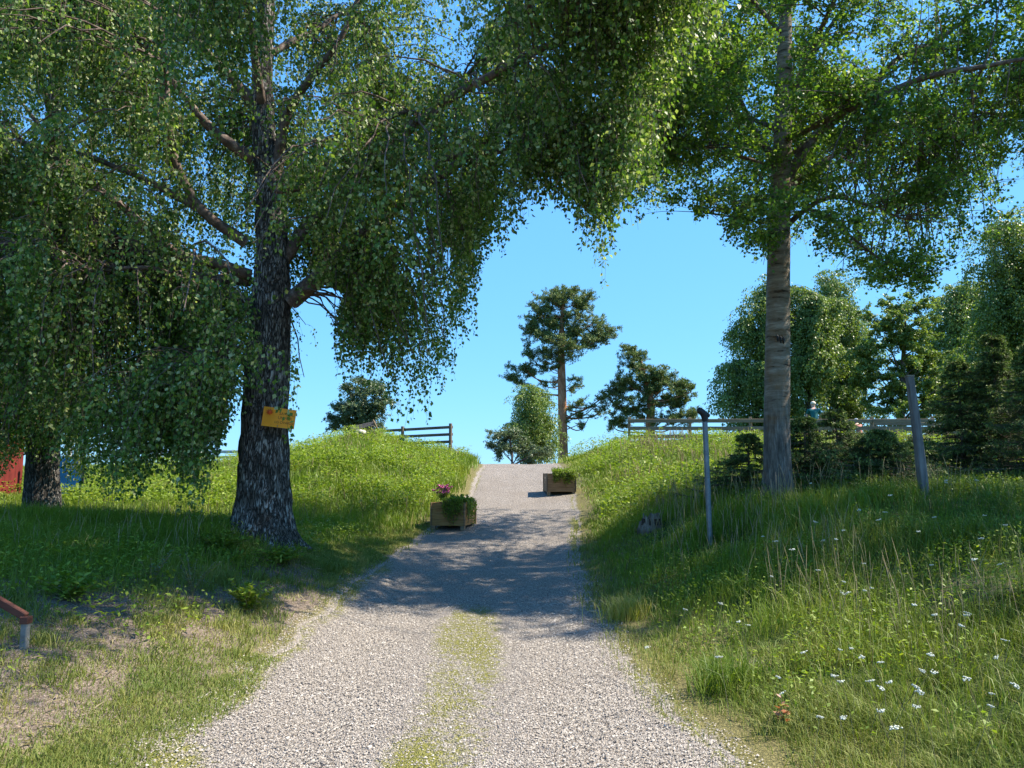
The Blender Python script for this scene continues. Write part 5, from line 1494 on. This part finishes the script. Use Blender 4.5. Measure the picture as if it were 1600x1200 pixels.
for i, (x, y) in enumerate(ypos):
    # find the ground under that line of sight
    lo = None
    for Yq in np.arange(3.3, 20, .05):
        q = at(x, y, Yq)
        if q[2] - .36 < hz(q[0], Yq): lo = (q[0], Yq); break
    if lo is None: continue
    s_, f_ = ymeshes[i % 4]
    r_ = bpy.data.objects.new('yarrow', None); COL.objects.link(r_)
    r_.location = (lo[0], lo[1], hz(*lo) - .01); r_.rotation_euler = (random.uniform(-.4, .4), random.uniform(-.4, .4), random.uniform(0, 6.28)); sc1 = random.uniform(.8, 1.25); r_.scale = (sc1 * .6, sc1 * .6, random.uniform(.8, 1.1))
    tag(r_, 'white flat topped yarrow flower on a thin stalk in the right bank grass', 'flower', 'white yarrow flowers on the right bank')
    for me_, nm in ((s_, 'stem'), (f_, 'umbel')):
        c_ = bpy.data.objects.new(nm, me_); COL.objects.link(c_); c_.parent = r_

def weed(x, y, Y, label, mat, H=.35, n=16, spread=.18, leaf=(.04, .08), asp=.5, name='leafy_weed', nl=26):
    p = at(x, y, Y); z = hz(p[0], Y)
    o = thing(name, (p[0], Y, z), label, 'plant')
    B = Acc(); L = Acc(); K = 6; t = np.linspace(0, 1, K)
    for i in range(n):
        a = rg.uniform(0, 6.28); s = rg.uniform(.2, 1) * spread; h = H * rg.uniform(.5, 1.05)
        P = np.stack([math.cos(a) * s * t ** 1.3, math.sin(a) * s * t ** 1.3, h * t * (1.15 - .15 * t)], -1)
        V, Q = btubes(P[None], np.linspace(.004, .0018, K)[None], 4); B.add(V, Q)
        m = nl; u = .15 + .85 * rg.random(m); f = u * (K - 1); i0 = np.clip(f.astype(int), 0, K - 2); fr = (f - i0)[:, None]
        q = P[i0] * (1 - fr) + P[i0 + 1] * fr; aa = rg.uniform(0, 6.28, m)
        d = norm(np.stack([np.cos(aa), np.sin(aa), rg.uniform(-.1, .8, m)], -1))
        V, Q, tt = leaves(q, d, rg.uniform(leaf[0], leaf[1], m), asp, .12, norm(np.stack([rg.normal(0, .4, m), rg.normal(0, .4, m), np.ones(m)], -1))); L.add(V, Q, None, tt)
    B.build('stems', M['straw'], o); L.build('foliage', mat, o)
weed(388, 918, 7.6, 'bright green leafy weed on the bare bank below the big birch', M['herb'], .30, 26, .22, (.04, .07))
weed(1222, 1080, 4.9, 'small sapling with reddish leaves low on the right bank', M['red_leaf'], .22, 3, .07, (.035, .065), .55, 'red_leaved_sapling', 8)
weed(300, 915, 7.6, 'spindly grey green weed on the bank left of the bright leafy weed', M['willow_leaf'], .42, 9, .3, (.02, .045), .35)
weed(235, 925, 7.4, 'sparse pale weed highest on the left bank', M['willow_leaf'], .36, 8, .2, (.02, .045), .35)
weed(110, 975, 6.6, 'broad dark weed clump right of the low brown barrier', M['herb'], .2, 20, .3, (.04, .08))
weed(440, 880, 9.6, 'mixed leafy undergrowth at the foot of the big birch', M['herb'], .22, 34, .45, (.04, .08))
weed(345, 880, 9.4, 'leafy undergrowth left of the big birch trunk foot', M['herb'], .26, 26, .4, (.04, .08))

def tuft(x, y, Y, label, t0, H, n=420, rad=.12):
    p = at(x, y, Y); X = p[0] + rg.normal(0, rad, n); Yy = Y + rg.normal(0, rad, n)
    z = hgt(X, Yy) - .02; b = np.array([p[0], Y, hz(p[0], Y)])
    V, Q, T, tt = blades(X, Yy, H * rg.uniform(.6, 1.2, n), np.full(n, .007), 1.0, np.clip(rg.normal(t0, .12, n), 0, 1), z)
    o = mk('grass_tuft', V - b, [Q, T], M['grass'], tint=tt); o.location = Vector(b.tolist()); tag(o, label, 'grass tuft')
tuft(975, 925, 8.4, 'reddish brown grass tuft at the right edge of the track', .97, .32)
tuft(1130, 1010, 5.7, 'dense dark green grass tuft on the lower right bank', .15, .3)
tuft(1500, 870, 8.0, 'arching green grass tuft under the leaning post', .3, .45, 500, .2)
